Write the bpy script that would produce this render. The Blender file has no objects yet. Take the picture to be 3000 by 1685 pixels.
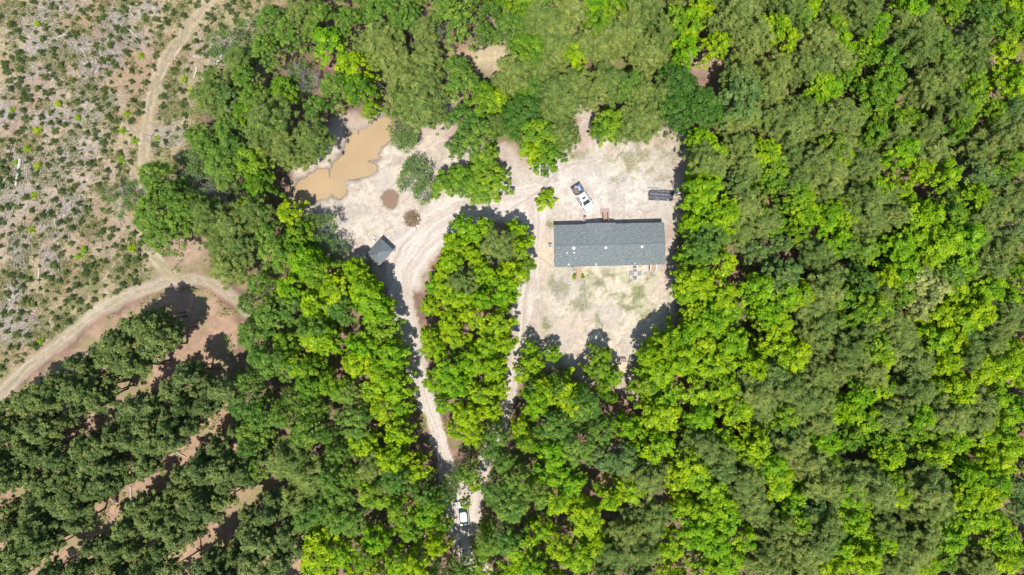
import bpy, math, random
import numpy as np
from mathutils import Vector, Matrix

# ------------------------------------------------------------------ camera, sky, sun, exposure
scene = bpy.context.scene
CAMH = 125.0
cam_d = bpy.data.cameras.new('camera')
cam = bpy.data.objects.new('camera', cam_d)
scene.collection.objects.link(cam)
cam.location = (0, 0, CAMH)
cam.rotation_euler = (0, 0, 0)
cam_d.sensor_width = 36
cam_d.lens = 24.0
cam_d.clip_start = 1
cam_d.clip_end = 9000
scene.camera = cam

SUN_EL = math.radians(69)
SHX, SHY = 0.12, 1.0                     # direction the shadows fall (towards the top of the photo)
world = bpy.data.worlds.new('World')
scene.world = world
world.use_nodes = True
wn = world.node_tree
sky = wn.nodes.new('ShaderNodeTexSky')
sky.sky_type = 'NISHITA'
sky.sun_disc = False
sky.sun_elevation = SUN_EL
sky.sun_rotation = math.atan2(-SHX, -SHY)
sky.air_density = 1.0
sky.dust_density = 0.6
bg = wn.nodes['Background']
wn.links.new(sky.outputs[0], bg.inputs[0])
bg.inputs[1].default_value = 0.125
sun_d = bpy.data.lights.new('sun', 'SUN')
sun_d.energy = 4.4
sun_d.angle = math.radians(0.5)
sun_d.color = (1.0, 0.965, 0.91)
sun = bpy.data.objects.new('sun', sun_d)
scene.collection.objects.link(sun)
_n = math.hypot(SHX, SHY)
_dir = Vector((SHX / _n * math.cos(SUN_EL), SHY / _n * math.cos(SUN_EL), -math.sin(SUN_EL)))
sun.rotation_euler = _dir.to_track_quat('-Z', 'Y').to_euler()
scene.view_settings.view_transform = 'Standard'
scene.view_settings.look = 'None'
scene.view_settings.exposure = 0.12
scene.view_settings.gamma = 1.0
scene.cycles.max_bounces = 6
scene.cycles.diffuse_bounces = 3
scene.cycles.transmission_bounces = 3

rng = np.random.default_rng(7)
random.seed(7)
C = scene.collection
PI = math.pi

# ------------------------------------------------------------------ helpers
def at(px, py, h=0.0):
    """photo pixel (3000 wide) of a thing at height h -> ground x, y"""
    k = (CAMH - h) / CAMH / 16.0
    return (px - 1500) * k, (842.5 - py) * k

def tag(o, label=None, cat=None, group=None, kind=None):
    if label: o['label'] = label
    if cat: o['category'] = cat
    if group: o['group'] = group
    if kind: o['kind'] = kind
    return o

def empty(name, loc, rz=0.0):
    o = bpy.data.objects.new(name, None)
    C.objects.link(o)
    o.location = loc
    o.rotation_euler = (0, 0, rz)
    o.empty_display_size = 0.3
    return o

def link_mesh(name, me, parent=None, loc=None, rz=0.0):
    o = bpy.data.objects.new(name, me)
    C.objects.link(o)
    if parent: o.parent = parent
    if loc is not None: o.location = loc
    if rz: o.rotation_euler = (0, 0, rz)
    return o

def np_mesh(name, verts, faces, mat=None, attrs=None, smooth=False):
    """verts (n,3), faces (m,4) or (m,3) arrays"""
    me = bpy.data.meshes.new(name)
    verts = np.asarray(verts, dtype=np.float32); faces = np.asarray(faces, dtype=np.int32)
    n, m, k = len(verts), len(faces), faces.shape[1]
    me.vertices.add(n); me.vertices.foreach_set('co', verts.ravel())
    me.loops.add(m * k); me.loops.foreach_set('vertex_index', faces.ravel())
    me.polygons.add(m)
    me.polygons.foreach_set('loop_start', np.arange(0, m * k, k, dtype=np.int32))
    me.polygons.foreach_set('loop_total', np.full(m, k, dtype=np.int32))
    if smooth: me.polygons.foreach_set('use_smooth', np.ones(m, dtype=bool))
    for an, (typ, dom, dat) in (attrs or {}).items():
        a = me.attributes.new(an, typ, dom)
        a.data.foreach_set('color' if 'COLOR' in typ else 'value', np.asarray(dat, dtype=np.float32).ravel())
    me.update(calc_edges=True)
    me.validate()
    if mat: me.materials.append(mat)
    return me

class MB:
    """collects shapes and links them as ONE mesh"""
    def __init__(s): s.v = []; s.f = []
    def add(s, vs, fs):
        b = len(s.v); s.v += [tuple(v) for v in vs]; s.f += [tuple(b + i for i in f) for f in fs]; return s
    def box(s, x0, x1, y0, y1, z0, z1, bev=0.0, M=None):
        return s.prism([(x0, y0), (x1, y0), (x1, y1), (x0, y1)], z0, z1, bev, M)
    def prism(s, pts, z0, z1, bev=0.0, M=None, top=None):
        """plan outline (counter-clockwise) extruded; bev insets the top rim"""
        n = len(pts)
        cx = sum(p[0] for p in pts) / n; cy = sum(p[1] for p in pts) / n
        def inset(b):
            out = []
            for i in range(n):
                p0, p1, p2 = Vector(pts[i - 1]), Vector(pts[i]), Vector(pts[(i + 1) % n])
                d1 = (p1 - p0).normalized(); d2 = (p2 - p1).normalized()
                nn = Vector((-d1.y - d2.y, d1.x + d2.x))
                if nn.length < 1e-6: nn = Vector((-d1.y, d1.x))
                nn.normalize()
                c = max(0.35, nn.dot(Vector((-d1.y, d1.x))))
                out.append((p1.x + nn.x * b / c, p1.y + nn.y * b / c))
            return out
        rings = [[(x, y, z0) for x, y in pts]]
        if bev > 0:
            rings.append([(x, y, z1 - bev) for x, y in pts])
            rings.append([(x, y, z1 - bev * 0.3) for x, y in inset(bev * 0.3)])
            rings.append([(x, y, z1) for x, y in inset(bev)])
        else:
            rings.append([(x, y, z1) for x, y in pts])
        if top: rings[-1] = [(x, y, z1) for x, y in top]
        return s.loft(rings, M)
    def loft(s, rings, M=None, cap=True, closed=True):
        n = len(rings[0]); vs = [Vector(p) for r in rings for p in r]
        if M is not None: vs = [M @ v for v in vs]
        fs = []
        for k in range(len(rings) - 1):
            for i in range(n if closed else n - 1):
                j = (i + 1) % n
                fs.append((k * n + i, k * n + j, (k + 1) * n + j, (k + 1) * n + i))
        if cap:
            fs.append(tuple(reversed(range(n))))
            fs.append(tuple((len(rings) - 1) * n + i for i in range(n)))
        return s.add(vs, fs)
    def tube(s, pts, rads, n=8):
        rings = []
        pts = [Vector(p) for p in pts]
        for i, p in enumerate(pts):
            d = (pts[min(i + 1, len(pts) - 1)] - pts[max(i - 1, 0)]).normalized()
            a = d.orthogonal().normalized(); b = d.cross(a)
            r = rads[i] if hasattr(rads, '__len__') else rads
            rings.append([p + (a * math.cos(2 * PI * k / n) + b * math.sin(2 * PI * k / n)) * r for k in range(n)])
        return s.loft(rings)
    def cyl(s, c, r, z0, z1, n=20, r1=None, bev=0.0):
        r1 = r if r1 is None else r1
        def ring(rr, z): return [(c[0] + rr * math.cos(2 * PI * k / n), c[1] + rr * math.sin(2 * PI * k / n), z) for k in range(n)]
        rs = [ring(r, z0)]
        if bev: rs += [ring(r1, z1 - bev), ring(r1 - bev, z1)]
        else: rs.append(ring(r1, z1))
        return s.loft(rs)
    def torus(s, c, R, r, axis='z', n=24, m=8):
        vs = []; fs = []
        for i in range(n):
            a = 2 * PI * i / n
            for j in range(m):
                b = 2 * PI * j / m
                x = (R + r * math.cos(b)) * math.cos(a); y = (R + r * math.cos(b)) * math.sin(a); z = r * math.sin(b)
                if axis == 'y': x, y, z = x, z, y
                vs.append((c[0] + x, c[1] + y, c[2] + z))
                fs.append((i * m + j, ((i + 1) % n) * m + j, ((i + 1) % n) * m + (j + 1) % m, i * m + (j + 1) % m))
        return s.add(vs, fs)
    def build(s, name, mat, parent=None, loc=None, rz=0.0, smooth=False):
        me = bpy.data.meshes.new(name)
        me.from_pydata(s.v, [], s.f)
        me.validate(); me.update()
        if smooth:
            me.polygons.foreach_set('use_smooth', np.ones(len(me.polygons), dtype=bool))
            me.set_sharp_from_angle(angle=math.radians(35))
        me.materials.append(mat)
        return link_mesh(name, me, parent, loc, rz)

def copy_tree(o, parent=None):
    c = o.copy(); C.objects.link(c)
    if parent: c.parent = parent
    for ch in list(o.children): copy_tree(ch, c)
    return c

# ------------------------------------------------------------------ noise
def _hash(ix, iy, seed):
    h = (ix.astype(np.int64) * 374761393 + iy.astype(np.int64) * 668265263 + seed * 2246822519) & 0xffffffff
    h = ((h ^ (h >> 13)) * 1274126177) & 0xffffffff
    h = h ^ (h >> 16)
    return (h & 0xffff) / 65535.0
def vnoise(x, y, seed=0):
    ix = np.floor(x); iy = np.floor(y); fx = x - ix; fy = y - iy
    fx = fx * fx * (3 - 2 * fx); fy = fy * fy * (3 - 2 * fy)
    a = _hash(ix, iy, seed); b = _hash(ix + 1, iy, seed); c = _hash(ix, iy + 1, seed); d = _hash(ix + 1, iy + 1, seed)
    return (a * (1 - fx) + b * fx) * (1 - fy) + (c * (1 - fx) + d * fx) * fy
def fbm(x, y, f=1.0, o=4, seed=0):
    s = 0; a = 1; t = 0
    for i in range(o):
        s = s + a * vnoise(x * f + 17.3 * i, y * f - 9.1 * i, seed + i * 7); t += a; a *= 0.55; f *= 2.03
    return s / t
def sstep(a, b, x):
    t = np.clip((x - a) / (b - a), 0, 1); return t * t * (3 - 2 * t)
def pxpoly(pts): return np.array([at(*p) for p in pts])
def sdist(P, X, Y):
    """signed distance, negative inside"""
    n = len(P); d = np.full(X.shape, 1e9); ins = np.zeros(X.shape, bool)
    for i in range(n):
        ax, ay = P[i]; bx, by = P[(i + 1) % n]
        ex, ey = bx - ax, by - ay
        t = np.clip(((X - ax) * ex + (Y - ay) * ey) / (ex * ex + ey * ey + 1e-9), 0, 1)
        d = np.minimum(d, np.hypot(X - ax - t * ex, Y - ay - t * ey))
        if ay != by:
            c = ((ay > Y) != (by > Y)) & (X < (bx - ax) * (Y - ay) / (by - ay) + ax)
            ins ^= c
    return np.where(ins, -d, d)
def pline(L, X, Y):
    """distance to a polyline with widths: returns d/halfwidth, signed side offset (m), arc length"""
    best = np.full(X.shape, 1e9); dd = np.full(X.shape, 1e9); off = np.zeros(X.shape); arc = np.zeros(X.shape); s0 = 0
    for i in range(len(L) - 1):
        ax, ay, aw = L[i]; bx, by, bw = L[i + 1]
        ex, ey = bx - ax, by - ay; ln = math.hypot(ex, ey)
        t = np.clip(((X - ax) * ex + (Y - ay) * ey) / (ln * ln), 0, 1)
        d = np.hypot(X - ax - t * ex, Y - ay - t * ey); w = (aw + (bw - aw) * t) / 2
        sgn = np.sign((X - ax) * ey - (Y - ay) * ex)
        m = d < dd
        dd = np.where(m, d, dd); best = np.where(m, d / w, best); off = np.where(m, d * sgn, off); arc = np.where(m, s0 + t * ln, arc)
        s0 += ln
    return best, off, arc
def smooth_line(pts, n=6):
    out = []
    for i in range(len(pts) - 1):
        p0 = pts[max(i - 1, 0)]; p1 = pts[i]; p2 = pts[i + 1]; p3 = pts[min(i + 2, len(pts) - 1)]
        for k in range(n):
            t = k / n
            out.append(tuple(0.5 * (2 * b + (c - a) * t + (2 * a - 5 * b + 4 * c - d) * t * t + (3 * b - a - 3 * c + d) * t ** 3)
                             for a, b, c, d in zip(p0, p1, p2, p3)))
    out.append(pts[-1]); return out
def pxline(pts, n=5): return [(*at(x, y), w / 16.0) for x, y, w in smooth_line(pts, n)]

# ------------------------------------------------------------------ materials
MATS = {}
def nodes(m):
    m.use_nodes = True; return m.node_tree.nodes, m.node_tree.links, m.node_tree.nodes['Principled BSDF']
def plain(name, col, rough=0.6, metal=0.0, var=0.08, scale=6.0, bump=0.0, spec=0.5):
    if name in MATS: return MATS[name]
    m = bpy.data.materials.new(name); N, L, b = nodes(m)
    tc = N.new('ShaderNodeTexCoord'); no = N.new('ShaderNodeTexNoise'); no.inputs['Scale'].default_value = scale; no.inputs['Detail'].default_value = 5
    L.new(tc.outputs['Object'], no.inputs['Vector'])
    r = N.new('ShaderNodeValToRGB')
    r.color_ramp.elements[0].position = 0.3; r.color_ramp.elements[1].position = 0.7
    r.color_ramp.elements[0].color = (*[c * (1 - var) for c in col], 1); r.color_ramp.elements[1].color = (*[min(1, c * (1 + var)) for c in col], 1)
    L.new(no.outputs['Fac'], r.inputs[0]); L.new(r.outputs[0], b.inputs['Base Color'])
    b.inputs['Roughness'].default_value = rough; b.inputs['Metallic'].default_value = metal
    b.inputs['Specular IOR Level'].default_value = spec
    if bump:
        bp = N.new('ShaderNodeBump'); bp.inputs['Strength'].default_value = bump; bp.inputs['Distance'].default_value = 0.02
        L.new(no.outputs['Fac'], bp.inputs['Height']); L.new(bp.outputs[0], b.inputs['Normal'])
    MATS[name] = m; return m
def foliage(name, ca, cb, trans=0.28, var=0.42):
    m = bpy.data.materials.new(name); m.use_nodes = True
    N = m.node_tree.nodes; L = m.node_tree.links; N.clear()
    out = N.new('ShaderNodeOutputMaterial')
    oi = N.new('ShaderNodeObjectInfo'); mx = N.new('ShaderNodeMix'); mx.data_type = 'RGBA'
    mx.inputs[6].default_value = (*ca, 1); mx.inputs[7].default_value = (*cb, 1)
    L.new(oi.outputs['Random'], mx.inputs[0])
    a = N.new('ShaderNodeAttribute'); a.attribute_name = 'tint'
    mr = N.new('ShaderNodeMapRange'); mr.inputs[3].default_value = 1 - var; mr.inputs[4].default_value = 1 + var * 0.8
    L.new(a.outputs['Fac'], mr.inputs[0])
    hs = N.new('ShaderNodeHueSaturation'); L.new(mx.outputs[2], hs.inputs['Color']); L.new(mr.outputs[0], hs.inputs['Value'])
    mh = N.new('ShaderNodeMapRange'); mh.inputs[3].default_value = 0.527; mh.inputs[4].default_value = 0.478
    L.new(a.outputs['Fac'], mh.inputs[0]); L.new(mh.outputs[0], hs.inputs['Hue'])
    d = N.new('ShaderNodeBsdfDiffuse'); t = N.new('ShaderNodeBsdfTranslucent'); ms = N.new('ShaderNodeMixShader')
    g = N.new('ShaderNodeBsdfGlossy'); g.inputs['Roughness'].default_value = 0.45; g.inputs['Color'].default_value = (1, 1, 1, 1)
    m2 = N.new('ShaderNodeMixShader'); m2.inputs[0].default_value = 0.015
    L.new(hs.outputs[0], d.inputs[0]); L.new(hs.outputs[0], t.inputs[0])
    ms.inputs[0].default_value = trans
    L.new(d.outputs[0], ms.inputs[1]); L.new(t.outputs[0], ms.inputs[2])
    L.new(ms.outputs[0], m2.inputs[1]); L.new(g.outputs[0], m2.inputs[2])
    L.new(m2.outputs[0], out.inputs[0])
    return m
M_BARK = plain('bark', (0.17, 0.13, 0.10), 0.9, var=0.3, scale=8)
M_PALEBARK = plain('pale_bark', (0.36, 0.34, 0.31), 0.9, var=0.2, scale=8)
M_DEADWOOD = plain('dead_wood', (0.50, 0.44, 0.38), 0.9, var=0.22, scale=5)
M_LIME = foliage('lime_leaves', (0.400, 0.550, 0.003), (0.235, 0.460, 0.005), 0.35)
M_FRESH = foliage('fresh_green_leaves', (0.245, 0.395, 0.014), (0.150, 0.310, 0.014), 0.32)
M_GREEN = foliage('green_leaves', (0.235, 0.375, 0.042), (0.135, 0.270, 0.036))
M_DARK = foliage('dark_green_leaves', (0.095, 0.215, 0.020), (0.080, 0.185, 0.020))
M_SAGE = foliage('pale_green_leaves', (0.20, 0.30, 0.065), (0.14, 0.26, 0.055))
M_CREAM = foliage('cream_leaves', (0.42, 0.46, 0.13), (0.40, 0.44, 0.13))
M_OLIVE = foliage('olive_needles', (0.305, 0.375, 0.080), (0.185, 0.275, 0.055), 0.28, 0.42)
M_PINE = foliage('dark_needles', (0.235, 0.300, 0.075), (0.145, 0.215, 0.052), 0.22, 0.45)
M_SHRUB = foliage('shrub_leaves', (0.155, 0.205, 0.040), (0.085, 0.135, 0.032), 0.2)
M_WEED = foliage('weed_leaves', (0.26, 0.265, 0.095), (0.26, 0.265, 0.095), 0.2, 0.55)
M_STRAW = foliage('dry_grass', (0.30, 0.22, 0.12), (0.30, 0.22, 0.12), 0.2)

# ------------------------------------------------------------------ GROUND
SAND = pxpoly([(1000,330),(1120,325),(1165,385),(1270,300),(1290,270),(1345,275),(1345,400),(1400,420),(1480,425),(1570,455),(1670,420),(1690,300),(1730,290),
               (1760,375),(1900,365),(2015,372),(2022,480),(2003,560),(1992,640),(1972,760),(1990,860),(1990,960),(1930,1030),(1870,1080),(1895,1150),(1850,1190),(1815,1150),(1775,1075),(1740,1130),(1705,1120),
               (1650,1055),(1600,1080),(1540,1060),(1516,1120),(1480,1215),(1488,1080),(1505,940),(1535,820),(1545,700),(1530,650),(1440,648),(1340,690),(1275,735),(1235,850),(1120,850),
               (1090,770),(1000,765),(930,720),(880,640),(850,605),(840,560),(860,490),(940,400),(960,350)])
POND = np.array([at(800 + x / 3.618, 300 + y / 3.618) for x, y in
    [(1130,160),(1230,165),(1275,200),(1290,290),(1270,360),(1200,430),(1130,490),(1100,545),(1115,600),(1060,580),(1045,620),(990,655),(1060,660),(1085,700),(1060,740),
     (1000,775),(940,790),(900,810),(820,800),(745,820),(770,870),(775,930),(745,990),(700,1015),(660,1000),(615,965),(570,1000),(500,1030),(420,1055),(350,1090),(300,1140),
     (250,1165),(215,1120),(215,1000),(232,900),(280,840),(350,800),(420,755),(480,720),(570,712),(582,760),(585,815),(618,808),(612,740),(630,660),(700,605),(760,540),(765,460),
     (780,380),(800,320),(850,300),(885,305),(900,365),(925,300),(1000,275),(1050,240),(1100,190)]])
PUDDLE = np.array([at(800 + x / 3.618, 300 + y / 3.618) for x, y in
    [(1230,925),(1275,940),(1320,985),(1300,1080),(1275,1115),(1220,1112),(1185,1080),(1180,1040),(1153,1012),(1180,960)]])
DRIVE = pxline([(1560,590,110),(1440,600,110),(1340,625,110),(1250,690,120),(1190,760,110),(1172,850,72),(1190,950,74),(1214,1050,66),(1242,1150,52),(1276,1250,46),(1303,1340,50),
                (1325,1420,80),(1350,1500,100),(1355,1560,78),(1370,1620,50),(1420,1680,44),(1480,1760,44)])
LANE = pxline([(1560,600,80),(1562,700,62),(1552,800,66),(1530,900,60),(1518,1000,44),(1502,1100,42),(1485,1180,46),(1462,1260,34),(1432,1330,44),(1402,1400,50),(1388,1480,50),(1370,1540,60)])
TRACK = pxline([(-260,1400,56),(-80,1250,50),(0,1160,46),(90,1070,46),(200,985,42),(300,905,44),(400,858,46),(500,825,40),(600,822,38),(680,868,42),(728,920,32)])
OLDTRACK = pxline([(680,-160,50),(600,20,46),(530,115,44),(480,190,42),(455,260,40),(435,340,40),(425,430,38),(420,500,36),(424,600,34),(430,700,60),(468,775,50),(520,818,40)])
CLEAR = pxpoly([(-900,-700),(1100,-700),(830,-10),(760,110),(650,200),(590,260),(585,350),(540,420),(530,540),(450,565),(440,700),(500,800),(400,850),(200,978),(0,1145),(-120,1240),(-900,1700)])
PLANT = pxpoly([(-900,1760),(-60,1250),(0,1185),(110,1100),(230,1000),(330,930),(420,880),(520,842),(610,850),(700,950),(690,1130),(700,1280),(800,1420),(900,1560),(930,1725),(1000,2300),(-900,2300)])

SL = [(100,75,70,30,.5),(170,20,60,20,.2),(230,130,60,30,-.7),(270,190,35,50,-.9),(120,130,40,25,.3),(340,50,40,25,.2),(350,90,40,20,-.7),(200,350,60,20,.4),(120,350,50,25,.5),(60,480,25,60,1.4),(20,330,20,30,.3),(15,600,30,50,1.0),
      (60,730,20,50,1.4),(140,660,60,50,.9),(20,930,40,60,.7),(60,960,50,30,.6),(210,600,40,30,.8),(330,170,30,30,-.6),(380,120,60,20,-.5),(150,760,30,30,1.2),(430,30,40,30,.6),(660,150,30,30,.9),(80,560,60,40,.8),(260,420,60,40,.5),(300,300,60,40,.4),(45,860,20,30,1.1),
      (490,400,50,30,.3),(180,480,60,50,.9),(100,240,60,40,.1)]
def axis(a, b, step, far=(2, 6, 20, 60, 200, 700, 3000)):
    core = np.arange(a, b + 1e-6, step)
    return np.concatenate([[a - f for f in reversed(far)], core, [core[-1] + f for f in far]])
gx = axis(-100.0, 100.0, 0.30); gy = axis(-58.0, 58.0, 0.30)
X, Y = np.meshgrid(gx, gy)
warpx = (fbm(X, Y, 0.5, 3, 11) - 0.5); warpy = (fbm(X, Y, 0.5, 3, 23) - 0.5)
fine = fbm(X, Y, 1.6, 4, 31); mid = fbm(X, Y, 0.35, 4, 41); big = fbm(X, Y, 0.07, 4, 51); vf = fbm(X, Y, 3.1, 2, 61)
sd_sand = sdist(SAND, X + warpx * 2.2, Y + warpy * 2.2)
w1x = (vnoise(X * 1.4, Y * 1.4, 71) - .5) * .55; w1y = (vnoise(X * 1.4, Y * 1.4, 77) - .5) * .55
sd_pond = sdist(POND, X + w1x, Y + w1y)
sd_pud = sdist(PUDDLE, X + w1x * .4, Y + w1y * .4)
dr, dro, dra = pline(DRIVE, X + warpx * 1.2, Y + warpy * 1.2)
la, lao, laa = pline(LANE, X + warpx * .8, Y + warpy * .8)
tr, tro, tra = pline(TRACK, X + warpx * .7, Y + warpy * .7)
ot, oto, ota = pline(OLDTRACK, X + warpx * .6, Y + warpy * .6)
sd_clear = sdist(CLEAR, X + warpx * 4, Y + warpy * 4)
sd_plant = sdist(PLANT, X + warpx * 3, Y + warpy * 3)

def V(*c): return np.array(c)[None, None, :]
def mixc(a, b, t): return a * (1 - t[..., None]) + b * t[..., None]
# forest floor: brown leaf litter
col = mixc(V(.33, .205, .145), V(.22, .145, .105), sstep(.35, .65, mid)) * (0.72 + 0.56 * fine)[..., None]
col = mixc(col, V(.17, .20, .06) * (0.7 + .6 * fine)[..., None], sstep(.56, .70, fbm(X, Y, .25, 4, 91)) * .75)
# clear-cut: greyish soil, straw, weeds, rusty grass
cc = mixc(V(.43, .335, .235), V(.425, .335, .195), sstep(.4, .6, big)) * (0.74 + 0.52 * vf)[..., None]
cc = mixc(cc, V(.52, .45, .385), sstep(.62, .80, fbm(X * 1.0, Y * 1.0, .9, 4, 101)) * .7)
slm = np.zeros(X.shape)
for sx_, sy_, sa_, sb_, sr_ in SL:
    a, b = at(sx_, sy_); u = (X - a) * math.cos(sr_) + (Y - b) * math.sin(sr_); v = -(X - a) * math.sin(sr_) + (Y - b) * math.cos(sr_)
    slm = np.maximum(slm, np.exp(-(u / (sa_ / 12)) ** 2 - (v / (sb_ / 20)) ** 2))
cc = mixc(cc, V(.25, .245, .105) * (0.7 + .6 * vf)[..., None], sstep(.47, .60, fbm(X, Y, .45, 4, 111)) * (.45 + .45 * sstep(.35, .6, big)) * (1 - .8 * slm))
cc = mixc(cc, V(.62, .54, .46) * (.75 + .5 * vf)[..., None], slm * sstep(.40, .62, fbm(X, Y, 1.2, 3, 117)) * .75)
cc = mixc(cc, V(.38, .25, .15), sstep(.58, .70, fbm(X, Y, .16, 4, 121)) * .65)
margin = sstep(-9, -1, -np.abs(tro) + 0) * 0
edge_green = sstep(14, 3, np.abs(tro) / 1.0) * sstep(0, -4, sd_clear) + sstep(-12, -2, sd_clear) * .35
cc = mixc(cc, V(.20, .205, .085) * (0.6 + .8 * vf)[..., None], np.clip(edge_green, 0, 1) * sstep(.38, .56, fbm(X, Y, .7, 4, 131)) * .85)
for ox_, oy_, oa_, ob_ in [(1435, 165, 70, 45), (1465, 60, 25, 60), (2070, 175, 70, 40), (545, 735, 60, 50), (1300, 195, 50, 30)]:
    a, b = at(ox_, oy_); w = np.exp(-((X - a) / (oa_ / 16)) ** 2 - ((Y - b) / (ob_ / 16)) ** 2)
    col = mixc(col, (V(.56, .46, .30) if ox_ < 1480 and ox_ > 1400 else V(.46, .31, .23)) * (.75 + .5 * fine)[..., None], np.clip(w * 1.3, 0, 1) * .85)
col = mixc(col, cc, sstep(1.2, -1.2, sd_clear))
# pine plantation: orange-brown needle litter with light grass
pc = mixc(V(.46, .30, .205), V(.40, .265, .18), sstep(.4, .6, mid)) * (0.72 + .56 * fine)[..., None]
pc = mixc(pc, V(.27, .255, .11), sstep(.52, .66, fbm(X, Y, .3, 4, 141)) * .65)
col = mixc(col, pc, sstep(1.2, -1.2, sd_plant))
# sandy yard
wfl = fbm(X * .6 + warpx * 6, Y * 1.8 + warpy * 6, .8, 4, 151)
sa = mixc(V(.685, .605, .525), V(.575, .480, .405), sstep(.35, .68, wfl)) * (0.90 + .20 * vf)[..., None]
cream = sstep(-4, 6, -np.hypot(X - at(1790, 980)[0], (Y - at(0, 930)[1]) * 1.1) + 15)
sa = mixc(sa, V(.69, .595, .450) * (0.88 + .24 * fine)[..., None], cream * .75)
pinkish = sstep(.5, .72, fbm(X, Y, .13, 4, 161))
sa = mixc(sa, V(.51, .40, .335), pinkish * .55)
white = np.exp(-((X - at(1780, 0)[0]) / 14) ** 2 - ((Y - at(0, 545)[1]) / 5.5) ** 2)
sa = mixc(sa, V(.70, .64, .575) * (0.94 + .12 * vf)[..., None], np.clip(white * 1.1, 0, 1))
swirl = fbm(X + 8 * warpx, Y + 8 * warpy, 1.1, 3, 165)
sa = mixc(sa, V(.48, .40, .34), sstep(.56, .68, swirl) * .62)
# disturbed ground near the pond
pw = sstep(14, 2, sd_pond)
sa = mixc(sa, V(.66, .565, .46) * (.80 + .4 * fine)[..., None], pw * .6)
sa = mixc(sa, V(.43, .35, .29), pw * sstep(.60, .72, fbm(X + 5 * warpx, Y, .8, 4, 171)) * .6)
# grass in the yard
GR = [(1640,835,40,55),(1745,835,60,55),(1700,885,40,30),(1850,855,55,40),(1905,815,30,20),(1690,800,30,30),(1780,800,60,22),(1870,460,110,60),(1950,450,60,60),(1830,520,60,20),(1600,950,20,50),(1760,940,25,30),(1850,900,60,20),(1690,450,60,20),
      (1940,520,40,25),(1610,655,20,15),(1880,920,30,20)]
gm = np.zeros(X.shape)
for gxp, gyp, grx, gry in GR:
    a, b = at(gxp, gyp)
    gm = np.maximum(gm, np.exp(-((X - a) / (grx / 16)) ** 2 - ((Y - b) / (gry / 16)) ** 2))
gpat = sstep(.46, .70, fbm(X, Y, .7, 4, 181) * .6 + fbm(X, Y, 2.6, 3, 183) * .22 + gm * .28 - .05) * sstep(.10, .5, gm)
north = (Y > at(0, 560)[1])
gcol = np.where(north[..., None], V(.40, .36, .215), V(.285, .30, .135))
gwide = sstep(.06, .5, gm) * sstep(.42, .62, fbm(X, Y, .5, 4, 187))
sa = mixc(sa, gcol * 1.25, gwide * .38)
sa = mixc(sa, gcol * (.8 + .4 * vf)[..., None], np.clip(gpat, 0, 1) * np.where(north, .55, .65))
clod = fbm(X + 3 * warpx, Y + 3 * warpy, 1.5, 4, 167)
sa = sa * (.955 - .20 * (sstep(.48, .62, clod) - .35) + .05 * (vf - .5))[..., None]
sa = mixc(sa, V(.50, .445, .39), sstep(.48, .64, fbm(X, Y, .22, 4, 169)) * .5) * V(.985, .98, .955)
# faint edge of litter
sand_m = sstep(.9, -1.1, sd_sand + (fine - .5) * 1.6)
edge = sstep(-5.5, -.6, sd_sand) * sstep(.40, .62, fbm(X, Y, .4, 4, 191))
sa = mixc(sa, V(.46, .33, .265) * (.85 + .3 * fine)[..., None], edge * .8)
col = mixc(col, sa, sand_m)
# driveways with wheel tracks
def road(col, d, off, arc, base, dark, ruts, strength, seed, edge0=.85, edge1=1.15):
    st = fbm(off * 2.4, arc * .12, 1.0, 4, seed); st2 = fbm(off * 5.0, arc * .3, 1.0, 3, seed + 3)
    c = mixc(base * np.ones(X.shape + (3,)), dark * np.ones(X.shape + (3,)), sstep(.42, .66, st))
    c = c * (.90 + .20 * st2)[..., None]
    for r in ruts:
        w = np.exp(-((np.abs(off) - r) / .22) ** 2) * sstep(.35, .6, fbm(off, arc * .2, 1, 2, seed + 9))
        c = mixc(c, dark * .92, w * .5)
    return mixc(col, c, sstep(edge1, edge0, d + (fine - .5) * .35) * strength)
col = road(col, dr, dro, dra, V(.67, .595, .52), V(.555, .47, .40), (.75, .95, 1.7), .93, 201)
col = road(col, la, lao, laa, V(.66, .585, .505), V(.53, .445, .375), (.7, .9), .9, 211)
tc_mid = np.exp(-(tro / .45) ** 2)
col = road(col, tr, tro, tra, V(.56, .46, .36), V(.42, .335, .25), (.8,), .80, 221, .5, 1.1)
col = mixc(col, V(.30, .27, .14), tc_mid * sstep(1.1, .8, tr) * sstep(.36, .54, fine) * .75)
col = road(col, ot, oto, ota, V(.46, .37, .235), V(.36, .295, .185), (.8,), .80, 231, .6, 1.2)
col = mixc(col, V(.58, .48, .33), np.exp(-((np.abs(oto) - .85) / .2) ** 2) * sstep(1.1, .9, ot) * sstep(.45, .6, mid) * .8)
# curved tyre marks across the yard
ARCS = [[(1760,500,8),(1740,470,8),(1680,460,8),(1620,480,8),(1560,540,8),(1500,590,8),(1420,610,8)], [(1760,520,8),(1745,485,8),(1690,478,8),(1640,500,8),(1580,560,8),(1500,610,8)],
        [(1548,720,8),(1560,800,8),(1545,870,8),(1535,930,8),(1525,1000,8)], [(1570,820,8),(1575,900,8),(1600,940,8),(1640,950,8)], [(1585,810,8),(1590,890,8),(1612,925,8),(1650,930,8)],
        [(1250,700,8),(1300,640,8),(1380,600,8),(1470,585,8),(1560,570,8)], [(1200,860,8),(1180,780,8),(1220,710,8),(1290,660,8)], [(1160,870,8),(1150,800,8),(1180,720,8),(1260,650,8),(1350,600,8)],
        [(1560,540,8),(1640,530,8),(1700,545,8),(1740,580,8)], [(1900,560,8),(1830,540,8),(1760,520,8)], [(1535,760,8),(1528,830,8),(1510,900,8)]]
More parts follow.
